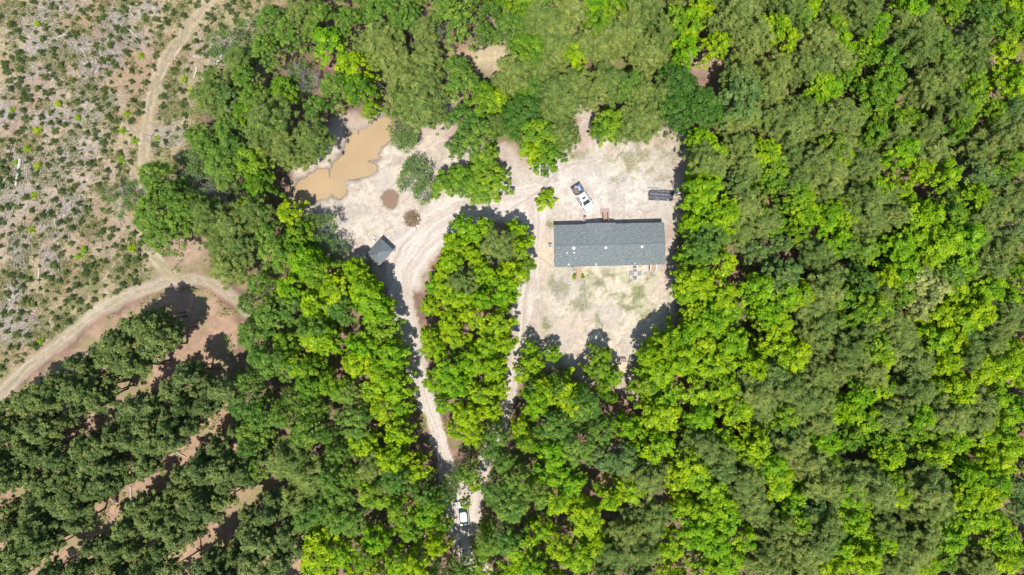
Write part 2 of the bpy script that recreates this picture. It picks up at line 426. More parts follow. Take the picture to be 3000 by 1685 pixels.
for i, A in enumerate(ARCS):
    d, o_, a_ = pline(pxline(A), X + warpx * .5, Y + warpy * .5)
    w = np.exp(-((np.abs(o_)) / .20) ** 2) * sstep(.40, .58, fbm(a_ * .3, o_ * .2, 1, 2, 300 + i)) * sand_m
    col = mixc(col, V(.45, .37, .315), w * .75)
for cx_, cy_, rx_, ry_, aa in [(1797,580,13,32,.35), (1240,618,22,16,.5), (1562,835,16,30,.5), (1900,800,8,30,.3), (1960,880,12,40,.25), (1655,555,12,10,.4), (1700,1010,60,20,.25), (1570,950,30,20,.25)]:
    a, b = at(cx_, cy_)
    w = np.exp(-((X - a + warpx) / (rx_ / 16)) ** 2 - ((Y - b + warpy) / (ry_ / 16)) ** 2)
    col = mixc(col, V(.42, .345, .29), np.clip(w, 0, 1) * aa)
a, b = at(1700, 755)
col = mixc(col, V(.72, .555, .38), .65 * np.exp(-((X - at(1600, 0)[0]) / 1.6) ** 2 - ((Y - at(0, 745)[1]) / 3.2) ** 2))
a, b = at(1823, 1074)
col = mixc(col, V(.72, .55, .42), .9 * sstep(1.4, .7, np.hypot(X - a, (Y - b) * .8) + (fine - .5)))
# wet mud rims
rim = sstep(1.2, .05, sd_pond) ; rim2 = sstep(.5, .05, sd_pud)
col = mixc(col, V(.255, .20, .155), np.clip(rim, 0, 1) * (.55 + .45 * sstep(.35, .6, mid)))
col = mixc(col, V(.255, .19, .15), rim2)
# relief
Z = (fine - .5) * .05 + (fbm(X, Y, .8, 3, 401) - .5) * .10
Z += sstep(1, -1, sd_clear) * ((fbm(X, Y, 1.3, 4, 411) - .5) * .42)
Z += (1 - sand_m) * (fbm(X, Y, .9, 4, 421) - .5) * .22 * (1 - sstep(1.0, .7, tr))
Z += sstep(9, 1, sd_pond) * ((fbm(X, Y, .9, 4, 431) - .42) * .55) * sand_m
Z += (swirl - .5) * .06 * sand_m
flat = sstep(3.0, .5, sdist(pxpoly([(1600,610),(1960,610),(1960,840),(1600,840)]), X, Y))
Z *= (1 - .85 * flat)
Z = Z * sstep(0, 1.6, sd_pond) * sstep(0, .8, sd_pud) + .06
basin = sstep(.45, -.9, sd_pond); Z = Z * (1 - basin) - .5 * basin
for ix_, iy_, ir_ in [(1073,458,.45), (1062,485,.35), (1079,476,.55), (970,538,.5), (1050,493,.22), (997,531,.22), (966,508,.5), (1088,468,.6)]:
    a, b = at(ix_, iy_); Z += .42 * np.exp(-((X - a) / ir_) ** 2 - ((Y - b) / (ir_ * .7)) ** 2) * sstep(0, -.6, sd_pond)
basin2 = sstep(.3, -.5, sd_pud); Z = Z * (1 - basin2) - .4 * basin2
far = np.maximum(np.abs(X) - 101, np.abs(Y) - 59)
Z = np.where(far > 0, 0.0, Z)
LEVEL = -0.05

m = bpy.data.materials.new('soil'); N, L, b = nodes(m)
va = N.new('ShaderNodeAttribute'); va.attribute_name = 'soil_color'
tc = N.new('ShaderNodeTexCoord')
n1 = N.new('ShaderNodeTexNoise'); n1.inputs['Scale'].default_value = 2.6; n1.inputs['Detail'].default_value = 8; n1.inputs['Roughness'].default_value = .7
L.new(tc.outputs['Object'], n1.inputs['Vector'])
mr = N.new('ShaderNodeMapRange'); mr.inputs[1].default_value = .3; mr.inputs[2].default_value = .7; mr.inputs[3].default_value = .80; mr.inputs[4].default_value = 1.16
L.new(n1.outputs['Fac'], mr.inputs[0])
vm = N.new('ShaderNodeVectorMath'); vm.operation = 'SCALE'; L.new(va.outputs['Color'], vm.inputs[0]); L.new(mr.outputs[0], vm.inputs['Scale'])
L.new(vm.outputs[0], b.inputs['Base Color']); b.inputs['Roughness'].default_value = .95; b.inputs['Specular IOR Level'].default_value = .1
bp = N.new('ShaderNodeBump'); bp.inputs['Strength'].default_value = .5; bp.inputs['Distance'].default_value = .06
L.new(n1.outputs['Fac'], bp.inputs['Height']); L.new(bp.outputs[0], b.inputs['Normal'])
M_SOIL = m

ny, nx = X.shape
idx = np.arange(nx * ny).reshape(ny, nx)
F = np.stack([idx[:-1, :-1], idx[:-1, 1:], idx[1:, 1:], idx[1:, :-1]], -1).reshape(-1, 4)
P3 = np.stack([X, Y, Z], -1).reshape(-1, 3)
rgba = np.concatenate([np.clip(col, 0, 1), np.ones(X.shape + (1,))], -1).reshape(-1, 4)
def cells(mask): return (mask[:-1, :-1] & mask[:-1, 1:] & mask[1:, 1:] & mask[1:, :-1]).reshape(-1)
def sheet(name, fm, dz, label=None):
    f = F[fm]; u, inv = np.unique(f, return_inverse=True)
    p = P3[u].copy(); p[:, 2] += dz
    me = np_mesh(name, p, inv.reshape(-1, 4), M_SOIL, {'soil_color': ('FLOAT_COLOR', 'POINT', rgba[u])}, smooth=True)
    o = link_mesh(name, me); tag(o, kind='structure'); return o
ground = sheet('ground', np.ones(len(F), bool), 0)
core = cells((np.abs(X) <= 100.01) & (np.abs(Y) <= 58.3))
m_dr = cells(dr < 1.0); m_la = cells(la < 1.0) & ~m_dr; m_tr = cells(tr < 1.0) & core; m_ot = cells(ot < 1.0) & ~m_tr & core
m_sa = cells((sd_sand < 0) & (sd_pond > .6) & (sd_pud > .4)) & ~m_dr & ~m_la
sheet('sandy_yard', m_sa, .004); sheet('dirt_driveway', (m_dr | m_la) & core, .004); sheet('dirt_track', m_tr | m_ot, .004)

def hgt(x, y):
    i = int(np.clip(np.searchsorted(gx, x), 1, nx - 1)); j = int(np.clip(np.searchsorted(gy, y), 1, ny - 1))
    return float(Z[j, i])

# water
def water(name, sd, colr, level):
    fm = cells(sd < 1.1) & core
    f = F[fm]; u, inv = np.unique(f, return_inverse=True)
    p = P3[u].copy(); p[:, 2] = level
    m = bpy.data.materials.new(name + '_water'); N, L, b = nodes(m)
    tc = N.new('ShaderNodeTexCoord'); n1 = N.new('ShaderNodeTexNoise'); n1.inputs['Scale'].default_value = .12; n1.inputs['Detail'].default_value = 4
    L.new(tc.outputs['Object'], n1.inputs['Vector'])
    r = N.new('ShaderNodeValToRGB'); r.color_ramp.elements[0].position = .3; r.color_ramp.elements[1].position = .7
    r.color_ramp.elements[0].color = (*[c * .88 for c in colr], 1); r.color_ramp.elements[1].color = (*[c * 1.07 for c in colr], 1)
    L.new(n1.outputs['Fac'], r.inputs[0]); L.new(r.outputs[0], b.inputs['Base Color'])
    b.inputs['Roughness'].default_value = .08; b.inputs['IOR'].default_value = 1.33
    o = link_mesh(name, np_mesh(name, p, inv.reshape(-1, 4), m)); tag(o, kind='structure'); return o
water('muddy_pond', sd_pond, (.50, .355, .205), LEVEL)
water('muddy_puddle', sd_pud, (.275, .185, .125), LEVEL)

# ------------------------------------------------------------------ HOUSE
def shingles():
    m = bpy.data.materials.new('roof_shingles'); N, L, b = nodes(m)
    tc = N.new('ShaderNodeTexCoord'); mp = N.new('ShaderNodeMapping'); mp.inputs['Scale'].default_value = (1.0, 4.0, 1.0)
    n1 = N.new('ShaderNodeTexNoise'); n1.inputs['Scale'].default_value = 1.9; n1.inputs['Detail'].default_value = 6; n1.inputs['Roughness'].default_value = .65
    L.new(tc.outputs['UV'], mp.inputs[0]); L.new(mp.outputs[0], n1.inputs['Vector'])
    br = N.new('ShaderNodeTexBrick'); br.inputs['Scale'].default_value = 1.0; br.inputs['Brick Width'].default_value = .34; br.inputs['Row Height'].default_value = .145
    br.inputs['Mortar Size'].default_value = .012; br.inputs['Color1'].default_value = (.8, .8, .8, 1); br.inputs['Color2'].default_value = (1.15, 1.15, 1.15, 1); br.inputs['Mortar'].default_value = (.6, .6, .6, 1)
    L.new(tc.outputs['UV'], br.inputs['Vector'])
    r = N.new('ShaderNodeValToRGB'); r.color_ramp.elements[0].position = .34; r.color_ramp.elements[1].position = .68
    r.color_ramp.elements[0].color = (.150, .172, .172, 1); r.color_ramp.elements[1].color = (.295, .325, .32, 1)
    L.new(n1.outputs['Fac'], r.inputs[0])
    mx = N.new('ShaderNodeMix'); mx.data_type = 'RGBA'; mx.blend_type = 'MULTIPLY'; mx.inputs[0].default_value = 1
    L.new(r.outputs[0], mx.inputs[6]); L.new(br.outputs['Color'], mx.inputs[7]); L.new(mx.outputs[2], b.inputs['Base Color'])
    b.inputs['Roughness'].default_value = .9; b.inputs['Specular IOR Level'].default_value = .25
    bp = N.new('ShaderNodeBump'); bp.inputs['Distance'].default_value = .01; bp.inputs['Strength'].default_value = .5
    L.new(br.outputs['Fac'], bp.inputs['Height']); bp.invert = True; L.new(bp.outputs[0], b.inputs['Normal'])
    return m
M_SHING = shingles()
M_WHITE = plain('white_paint', (.80, .80, .79), .4, var=.03)
M_VENT = plain('white_vent', (.85, .86, .88), .35, var=.02)
M_SIDING = plain('vinyl_siding', (.55, .54, .50), .6, var=.05)
M_SKIRT = plain('skirting', (.42, .41, .38), .7, var=.1)
M_DARKMET = plain('dark_metal', (.03, .035, .04), .45, var=.2)
M_GLASS = plain('window_glass', (.03, .045, .05), .08, var=.05)
M_WOOD = plain('lumber', (.52, .36, .235), .8, var=.14, scale=9)
M_WOODD = plain('weathered_lumber', (.24, .165, .12), .85, var=.2, scale=9)
M_WOODG = plain('grey_lumber', (.34, .30, .25), .85, var=.2, scale=9)
M_PAVER = None
def uvbox(me, zx):
    pass
HX, HY, HR, HL, HD = 17.44, 7.66, math.radians(1.42), 9.9, 3.77
house = empty('ranch_house', (HX, HY, 0), HR)
tag(house, 'long single-storey house with grey shingle roof in the sandy clearing', 'house')
EZ, RZ = 2.65, 3.45
slope = (RZ - EZ) / HD
T = .12
def roof_mesh():
    """gable roof with a small front gable; each plane a slab, UVs in metres"""
    gxc, ghw = -1.5, 2.7       # front gable centre, half width (local x)
    gproj = .16                        # how far the little gable pushes out past the eave
    grz = EZ + ghw * slope * 1.0
    yv = HD - (grz - EZ) / slope       # where its ridge meets the main slope
    V_, F_, UV = [], [], []
    def poly(pts, uvs):
        b = len(V_); V_.extend(pts); F_.append(tuple(range(b, b + len(pts)))); UV.extend(uvs)
    L_, R_ = -HL, HL
    # south plane
    poly([(L_, -HD, EZ), (R_, -HD, EZ), (R_, 0, RZ), (L_, 0, RZ)], [(x, y) for x, y in [(L_, -HD), (R_, -HD), (R_, 0), (L_, 0)]])
    # north plane in pieces around the gable
    a, b_ = gxc - ghw, gxc + ghw
    def np_(pts): poly([(x, y, EZ + (HD - y) * slope) for x, y in pts], [(x, y + 20) for x, y in pts])
    np_([(R_, HD), (b_, HD), (gxc, yv), (gxc, 0), (R_, 0)])
    np_([(a, HD), (L_, HD), (L_, 0), (gxc, 0), (gxc, yv)])
    # gable planes, projecting to y = HD + gproj
    yo = HD + gproj; ze = EZ
    gz = lambda x: grz - abs(x - gxc) / ghw * (grz - EZ)
    poly([(a, HD, EZ), (gxc, yv, grz), (gxc, yo, grz), (a, yo, EZ)], [(HD, -a * 1), (yv, -gxc), (yo, -gxc), (yo, -a)])
    poly([(b_, HD, EZ), (b_, yo, EZ), (gxc, yo, grz), (gxc, yv, grz)], [(HD, b_), (yo, b_), (yo, gxc), (yv, gxc)])
    top_n = len(F_)
    # undersides
    for f in list(F_): 
        pts = [(V_[i][0], V_[i][1], V_[i][2] - T) for i in reversed(f)]
        poly(pts, [(0, 0)] * len(pts))
    # fascia rims
    def rim(p, q):
        poly([p, q, (q[0], q[1], q[2] - T), (p[0], p[1], p[2] - T)][::-1], [(0, 0)] * 4)
    rim((L_, -HD, EZ), (R_, -HD, EZ)); rim((R_, -HD, EZ), (R_, 0, RZ)); rim((R_, 0, RZ), (R_, HD, EZ)); rim((R_, HD, EZ), (b_, HD, EZ)); rim((a, HD, EZ), (L_, HD, EZ))
    rim((b_, HD, EZ), (b_, yo, EZ)); rim((b_, yo, EZ), (gxc, yo, grz)); rim((gxc, yo, grz), (a, yo, EZ)); rim((a, yo, EZ), (a, HD, EZ))
    rim((L_, HD, EZ), (L_, 0, RZ)); rim((L_, 0, RZ), (L_, -HD, EZ))
    me = bpy.data.meshes.new('roof'); me.from_pydata(V_, [], F_); 
    uv = me.uv_layers.new(name='UVMap'); uv.data.foreach_set('uv', np.array(UV, dtype=np.float32).ravel())
    me.materials.append(M_SHING); me.update(); return me, gxc, yo, grz
rme, GXC, GYO, GRZ = roof_mesh()
roof = link_mesh('roof', rme, house)
# ridge cap
b1 = MB(); b1.loft([[(x, -.14, RZ - .03), (x, 0, RZ + .03), (x, .14, RZ - .03), (x, 0, RZ - .06)] for x in (-HL, HL)]); b1.build('ridge_cap', plain('ridge_shingle', (.17, .20, .205), .9, var=.15, scale=3), roof)
# walls
wl, wd = HL - .25, HD - .38
b1 = MB(); b1.box(-wl, wl, -wd, wd, .5, EZ - T + .02); 
b1.add([(wl, -wd, EZ - T), (wl, wd, EZ - T), (wl, 0, RZ - T - .03), (wl - .1, -wd, EZ - T), (wl - .1, wd, EZ - T), (wl - .1, 0, RZ - T - .03)], [(0, 1, 2), (5, 4, 3), (1, 4, 5, 2), (0, 2, 5, 3)])
b1.add([(-wl, -wd, EZ - T), (-wl, wd, EZ - T), (-wl, 0, RZ - T - .03), (-wl + .1, -wd, EZ - T), (-wl + .1, wd, EZ - T), (-wl + .1, 0, RZ - T - .03)], [(2, 1, 0), (3, 4, 5), (2, 5, 4, 1), (3, 5, 2, 0)])
b1.build('wall', M_SIDING, house)
b1 = MB(); b1.box(-wl + .03, wl - .03, -wd + .03, wd - .03, -.1, .5); b1.build('skirting', M_SKIRT, house)
b1 = MB(); b1.prism([(GXC - 2.3, wd + .003), (GXC + 2.3, wd + .003), (GXC + 2.3, GYO - .3), (GXC - 2.3, GYO - .3)], .5, EZ - T)
b1.add([(GXC - 2.3, GYO - .3, EZ - T), (GXC + 2.3, GYO - .3, EZ - T), (GXC, GYO - .3, GRZ - T - .1), (GXC - 2.3, GYO - .4, EZ - T), (GXC + 2.3, GYO - .4, EZ - T), (GXC, GYO - .4, GRZ - T - .1)], [(2, 1, 0), (3, 4, 5), (2, 5, 4, 1), (3, 5, 2, 0)])
b1.build('entry_wall', M_SIDING, house)
def window(x, y, w, h, z, side, par=house):
    s = 1 if side == 'n' else -1
    o = MB(); o.box(x - w / 2 - .07, x + w / 2 + .07, min(y, y + s * .05), max(y, y + s * .05), z, z + h); f = o.build('window', M_WHITE, par)
    o = MB(); o.box(x - w / 2, x + w / 2, min(y + s * .05, y + s * .062), max(y + s * .05, y + s * .062), z + .07, z + h - .07); o.build('pane', M_GLASS, f)
for x in (-8, -5.8, 3.2, 5.4, 8.2): window(x, wd, .9, 1.2, 1.15, 'n')
for x in (-8.2, -2.6, .8, 3.4, 5.6): window(x, -wd, .9, 1.2, 1.15, 's')
def door(x, y, side, z=.72):
    s = 1 if side == 'n' else -1
    o = MB(); o.box(x - .45, x + .45, min(y, y + s * .05), max(y, y + s * .05), z, z + 1.85); d = o.build('door', M_WHITE, house)
    o = MB(); o.tube([(x + .35, y + s * .05, z + .9), (x + .35, y + s * .11, z + .9), (x + .25, y + s * .11, z + .9)], .018, 6); o.build('door_handle', M_DARKMET, d)
door(GXC + .85, GYO - .3, 'n'); door(-5.35, -wd, 's'); door(7.65, -wd, 's')
Mr = Matrix.Rotation(-HR, 4, 'Z')
def loc_house(px, py, h):
    x, y = at(px, py, h); v = Mr @ Vector((x - HX, y - HY, 0)); return v.x, v.y
# roof vents
for px, py, s in [(1682,726,1), (1776,725,.85), (1882,722,.85)]:
    x, y = loc_house(px, py, 3.8); z = RZ - abs(y) * slope
    o = MB(); o.loft([[(x + rr * math.cos(a) * 1.0, y + rr * math.sin(a) - .02 * k, zz) for a in np.linspace(0, 2 * PI, 14, endpoint=False)] for k, (rr, zz) in enumerate([(.30 * s, z - .08), (.29 * s, z + .10), (.22 * s, z + .17), (.08 * s, z + .2)])])
    o.build('vent_cap', M_VENT, roof, smooth=True)
for px, py, r_ in [(1661.5,741,.10), (1682.6,740,.12), (1667,774,.13), (1862,771,.08)]:
    x, y = loc_house(px, py, 3.4); z = RZ - abs(y) * slope
    o = MB(); o.cyl((x, y), r_ * 1.6, z - .06, z + .05, 14, r_ * 1.1); o.cyl((x, y), r_ * .7, z + .05, z + .28, 12); o.build('vent_pipe', M_VENT, roof, smooth=True)
for px, py in [(1660,752), (1845,750)]:
    x, y = loc_house(px, py, 3.4); z = RZ - abs(y) * slope
    o = MB(); o.cyl((x, y), .1, z - .05, z + .06, 12); o.cyl((x, y), .045, z + .06, z + .3, 10); o.build('vent_pipe', M_DARKMET, roof)
x, y = loc_house(1747.5, 775, 3.0); z = RZ - abs(y) * slope
o = MB(); o.loft([[(x - .2, y - .25, z - .1), (x + .2, y - .25, z - .1), (x + .2, y + .2, z + .02), (x - .2, y + .2, z + .02)], [(x - .06, y - .1, z + .16), (x + .06, y - .1, z + .16), (x + .05, y + .16, z + .16), (x - .05, y + .16, z + .16)]])
o.build('exhaust_hood', plain('pale_blue_metal', (.55, .65, .80), .4), roof)
x, y = loc_house(1623, 772, 1.6)
o = MB(); o.box(-wl - .22, -wl, y - .28, y + .28, 1.0, 1.75, .03); o.build('meter_box', M_WHITE, house)

# --- steps, decks, pads
M_PAVER = plain('pink_paver', (.46, .335, .325), .85, var=.16, scale=14)
def pad(px0, py0, px1, py1, label, mat=M_PAVER):
    x0, y1 = at(px0, py0); x1, y0 = at(px1, py1); cx, cy = (x0 + x1) / 2, (y0 + y1) / 2
    o = MB(); w, d = x1 - x0, y1 - y0
    n, k = max(2, round(w / .4)), max(2, round(d / .4))
    for i in range(n):
        for j in range(k):
            ox = (i + .5) * w / n - w / 2; oy = (j + .5) * d / k - d / 2
            o.box(ox - w / n / 2 + .008, ox + w / n / 2 - .008, oy - d / k / 2 + .008, oy + d / k / 2 - .008, -.1, .03 + random.uniform(0, .008), .006)
    ob = o.build('paver_pad', mat, None, (cx, cy, hgt(cx, cy) + .035), HR)
    return tag(ob, label, 'paving')
pad(1757, 611, 1786, 629, 'pink paver pad at the foot of the front steps')
pad(1688, 816, 1704, 829, 'pink paver pad below the long back steps with bushes')
pad(1902, 791, 1917, 803, 'brownish pink paver pad below the white-railed back landing', plain('brown_paver', (.40, .31, .29), .85, var=.2, scale=12))

def stairs(name, cx, cy, rz, w, land, run, n, label, wood, railm, rail=True, posts=M_WOODD):
    """landing at local y=0..land, treads descending towards +y"""
    z0 = .70; g = hgt(cx, cy)
    t = empty(name, (cx, cy, g), rz); tag(t, label, 'steps')
    if land > 0:
        o = MB(); nb = max(3, round(land / .14))
        for i in range(nb): o.box(-w / 2, w / 2, i * land / nb + .006, (i + 1) * land / nb - .006, z0 - .04, z0)
        o.build('landing', wood, t)
    o = MB()
    for i in range(n):
        y0 = land + i * run / n; z = z0 - (i + 1) * z0 / (n + 1)
        for k in range(2):
            o.box(-w / 2, w / 2, y0 + k * run / n / 2 + .006, y0 + (k + 1) * run / n / 2 - .006, z - .04, z)
    o.build('tread', wood, t)
    for s in (-1, 1):
        o = MB(); xx = s * (w / 2 - .03)
        o.loft([[(xx - .02, land, z0 - .32), (xx + .02, land, z0 - .32), (xx + .02, land, z0 - .05), (xx - .02, land, z0 - .05)],
                [(xx - .02, land + run, -.1), (xx + .02, land + run, -.1), (xx + .02, land + run, .07), (xx - .02, land + run, .07)]])
        o.build('stringer', posts, t)
        for ya in (.02, max(.15, land - .1)):
            o = MB(); o.box(xx - .04, xx + .04, ya, ya + .09, -.15, z0 - .045); o.build('post', posts, t)
        if rail:
            xx = s * (w / 2 + .05); o = MB()
            for (yy, zz) in ((.06, z0), (max(land, .3), z0), (land + run - .15, .12)):
                q = MB(); q.box(xx - .045, xx + .045, yy - .045, yy + .045, zz - .35, zz + .93); q.build('railing_post', railm, t)
            o.loft([[(xx - .06, .0, z0 + .95), (xx + .06, .0, z0 + .95), (xx + .06, .0, z0 + 1.0), (xx - .06, .0, z0 + 1.0)],
                    [(xx - .06, max(land, .3), z0 + .95), (xx + .06, max(land, .3), z0 + .95), (xx + .06, max(land, .3), z0 + 1.0), (xx - .06, max(land, .3), z0 + 1.0)],
                    [(xx - .06, land + run, 1.02), (xx + .06, land + run, 1.02), (xx + .06, land + run, 1.07), (xx - .06, land + run, 1.07)]])
            o.build('handrail', railm, t)
    return t
x, y = loc_house(1774, 668, .7)
px_, py_ = (Matrix.Rotation(HR, 4, 'Z') @ Vector((x, GYO - .25, 0))).xy
stairs('wooden_steps', HX + px_, HY + py_, HR, .82, 1.0, 1.15, 4, 'tan wooden front steps with brown handrails by the pink pad', M_WOOD, M_WOODD)
def back(px): 
    x, _ = loc_house(px, 780, .7); v = Matrix.Rotation(HR, 4, 'Z') @ Vector((x, -wd - .06, 0)); return HX + v.x, HY + v.y
a, b_ = back(1696); stairs('wooden_steps', a, b_, HR + PI, .95, 1.35, 1.2, 4, 'long tan wooden back steps between two yellow-green bushes', M_WOOD, M_WOODD, rail=False)
a, b_ = back(1911); stairs('wooden_steps', a, b_, HR + PI, .95, .95, .55, 2, 'short tan wooden back landing with white railings', M_WOOD, M_WHITE)

# --- heat pump
x, y = at(1611.5, 720, .6)
t = empty('air_conditioner', (x, y, hgt(x, y)), HR); tag(t, 'pale grey air conditioner with dark round fan beside the left gable end', 'air conditioner')
o = MB(); o.prism([(-.34, -.34), (.34, -.34), (.34, .34), (-.34, .34)], .06, .78, .03); body = o.build('casing', plain('pale_enamel', (.62, .65, .64), .45, var=.05), t)
o = MB(); o.cyl((0, 0), .27, .783, .80, 28); o.build('fan_opening', M_DARKMET, t)
o = MB()
for k in range(5): o.torus((0, 0, .825), .05 + k * .05, .006, n=24, m=4)
o.build('fan_grille', plain('grille', (.35, .37, .37), .5), t)
o = MB()
for k in range(3):
    M_ = Matrix.Rotation(k * 2 * PI / 3, 4, 'Z'); o.prism([(.03, -.05), (.22, -.09), (.22, .06), (.03, .05)], .802, .812, M=M_)
o.build('fan_blade', plain('blade_grey', (.5, .52, .52), .5), t)
o = MB(); o.box(-.45, .45, -.45, .45, -.05, .06); o.build('base_slab', plain('concrete', (.45, .43, .40), .9), t)

# --- cable on the sand
cpts = smooth_line([(1552,749,0), (1570,752,0), (1590,760,0), (1606,772,0), (1620,783,0), (1627,781,0)], 6)
o = MB(); o.tube([(*at(a, b), hgt(*at(a, b)) + .02) for a, b, _ in cpts], .022, 6)
tag(o.build('power_cable', M_DARKMET), 'thin dark cable curving over the sand to the left end of the house', 'cable')

# ------------------------------------------------------------------ furniture near the house
M_CUSH = plain('blue_grey_cushion', (.20, .29, .40), .8, var=.08)
M_FRAMEP = plain('pale_frame', (.60, .63, .62), .5, var=.05)
def patio_chair(px, py, rz, label):
    x, y = at(px, py, .6); t = empty('patio_chair', (x, y, hgt(x, y)), rz)
    tag(t, label, 'chair', 'patio chairs round the small table')
    o = MB(); o.box(-.25, .25, -.24, .22, .36, .46, .03); o.build('seat', M_CUSH, t, smooth=True)
    o = MB(); o.prism([(-.25, .22), (.25, .22), (.25, .30), (-.25, .30)], .38, .92, .02); o.build('backrest', M_FRAMEP, t, smooth=True)
    for s in (-1, 1):
        o = MB(); o.box(s * .29 - .03, s * .29 + .03, -.24, .28, .60, .64, .01); o.build('armrest', M_FRAMEP, t)
        for yy in (-.22, .26):
            o = MB(); o.box(s * .29 - .02, s * .29 + .02, yy - .02, yy + .02, -.05, .60); o.build('leg', M_FRAMEP, t)
    return t
patio_chair(1860.5, 789, HR, 'blue-grey patio chair above the small table, nearest the house')
patio_chair(1849.5, 803, HR + PI / 2, 'blue-grey patio chair on the left side of the small table')
patio_chair(1874, 803, HR - PI / 2, 'blue-grey patio chair on the right side of the small table')
patio_chair(1861.5, 815.5, HR + PI, 'blue-grey patio chair below the small table, farthest from the house')
x, y = at(1862, 802, .7); t = empty('patio_table', (x, y, hgt(x, y)), HR); tag(t, 'small pale patio table between four blue-grey chairs', 'table')
o = MB(); o.box(-.34, .34, -.42, .42, .68, .72, .01); o.build('tabletop', plain('table_tan', (.60, .48, .40), .6, var=.12, scale=3), t)
for sx in (-1, 1):
    for sy in (-1, 1):
        o = MB(); o.box(sx * .29 - .02, sx * .29 + .02, sy * .37 - .02, sy * .37 + .02, -.05, .68); o.build('leg', M_FRAMEP, t)
o = MB(); o.cyl((x, y), .06, hgt(x, y) + .72, hgt(x, y) + .92, 12, .04); tag(o.build('bottle', plain('dark_bottle', (.04, .08, .10), .2)), 'small dark bottle standing on the patio table', 'bottle')
for px, py, lb in [(1678, 787, 'round grey-lidded bin beside back steps, nearer the wall'), (1681.5, 795, 'round grey-lidded bin beside back steps, nearer the bush')]:
    x, y = at(px, py, .6); t = empty('bin', (x, y, hgt(x, y))); tag(t, lb, 'bin', 'round bins by the back steps')
    o = MB(); o.cyl((0, 0), .17, -.05, .60, 20, .21); o.build('bin_body', plain('bin_dark', (.10, .10, .11), .6), t, smooth=True)
    o = MB(); o.cyl((0, 0), .235, .60, .66, 20, .23, .02); o.cyl((0, 0), .05, .66, .70, 10); o.build('lid', plain('lid_grey', (.42, .40, .40), .5), t, smooth=True)
# chair, low bench, hose and bucket on the shaded front side
x, y = at(1713.5, 640, .4); t = empty('wooden_chair', (x, y, hgt(x, y)), HR); tag(t, 'small dark-backed wooden chair on the sand against the front shadow', 'chair')
o = MB(); o.box(-.25, .25, -.3, .22, .38, .43, .01); o.build('seat', plain('pinkish_wood', (.42, .30, .25), .8, var=.15), t)
o = MB(); o.prism([(-.25, .22), (.25, .22), (.25, .30), (-.25, .30)], .40, .9); o.build('backrest', M_WOODD, t)
for s in (-1, 1):
    for yy in (-.27, .24):
        o = MB(); o.box(s * .22 - .025, s * .22 + .025, yy - .025, yy + .025, -.05, .38); o.build('leg', M_WOODD, t)
x, y = at(1713, 648, .4); t = empty('low_bench', (x, y, hgt(x, y)), HR); tag(t, 'pale narrow bench in the shade against the front wall', 'bench')
o = MB(); o.box(-.45, .45, -.12, .12, .42, .47, .01); o.build('seat', M_FRAMEP, t)
for s in (-1, 1):
    o = MB(); o.box(s * .38 - .03, s * .38 + .03, -.1, .1, -.05, .42); o.build('leg', M_FRAMEP, t)
x, y = at(1784.5, 648, .3); o = MB(); o.cyl((0, 0), .12, -.03, .38, 16, .14); o.cyl((0, 0), .15, .38, .41, 16)
tag(o.build('bucket', M_WHITE, None, (x, y, hgt(x, y)), smooth=True), 'white bucket right of the front steps', 'bucket')
x, y = at(1797.5, 655, .1); o = MB()
for k in range(4): o.torus((0, 0, .04 + .04 * (k % 2)), .30 - .03 * k, .022, n=28, m=6)
tag(o.build('garden_hose', plain('hose_grey', (.20, .27, .26), .5), None, (x, y, hgt(x, y))), 'coiled grey hose in the shade of the front wall', 'hose')
for px, py in [(1095.5, 694), (1095.5, 705)]:
    x, y = at(px, py, .3); o = MB(); o.tube([(-.22, .1, .16), (.22, -.1, .18)], [.15, .17], 14); o.torus((.22, -.1, .18), .1, .02)
    tag(o.build('white_bucket', M_WHITE, None, (x, y, hgt(x, y)), smooth=True), 'tipped white bucket above-left of the pavilion, ' + ('farther from its roof' if py < 700 else 'nearer its roof'), 'bucket', 'white buckets by the pavilion')

# ------------------------------------------------------------------ pavilion with hip roof
cx, cy = at(1109, 738, 2.2)
rz = math.atan2((725 - 690) * 0 + 0, 1)
# long axis direction in the photo: from right corner towards the bottom corner
A = {k: np.array(at(*v, 2.15)) for k, v in {'t': (1115.5, 698.5), 'r': (1153.5, 732), 'b': (1113.5, 779.5), 'l': (1067.5, 746.5)}.items()}
A = {'t': np.array(at(1115.5, 698.5, 2.15)), 'r': np.array(at(1153.5, 732, 2.15)), 'b': np.array(at(1109, 782, 2.15)), 'l': np.array(at(1069, 747.5, 2.15))}
ctr = sum(A.values()) / 4
ax = (A['t'] - A['l'] + A['r'] - A['b']); plen = np.linalg.norm(ax) / 2; pang = math.atan2(ax[1], ax[0])
pwid = (np.linalg.norm(A['t'] - A['r']) + np.linalg.norm(A['l'] - A['b'])) / 2
pav = empty('pavilion', (ctr[0], ctr[1], hgt(*ctr)), pang); tag(pav, 'small open pavilion with grey hipped metal roof beside the driveway', 'pavilion')
hl, hw = plen / 2, pwid / 2; PE, PR = 2.05, 2.85; rr = hl - hw * .95
def metal_roof(name, c): return plain(name, c, .42, metal=.25, var=.10, scale=1.2)
pr = MB()
ridge0, ridge1 = (-rr + .1, 0, PR), (rr - .35, 0, PR)
cs = [(-hl, -hw, PE), (hl, -hw, PE), (hl, hw, PE), (-hl, hw, PE)]
for f in ([cs[0], cs[1], ridge1, ridge0], [cs[1], cs[2], ridge1], [cs[2], cs[3], ridge0, ridge1], [cs[3], cs[0], ridge0]):
    bt = [(p[0], p[1], p[2] - .04) for p in f]
    n = len(f); pr.add(f + bt, [tuple(range(n)), tuple(reversed(range(n, 2 * n)))] + [(i, n + i, n + (i + 1) % n, (i + 1) % n) for i in range(n)])
prf = pr.build('roof', metal_roof('roof_grey_metal', (.195, .215, .225)), pav)
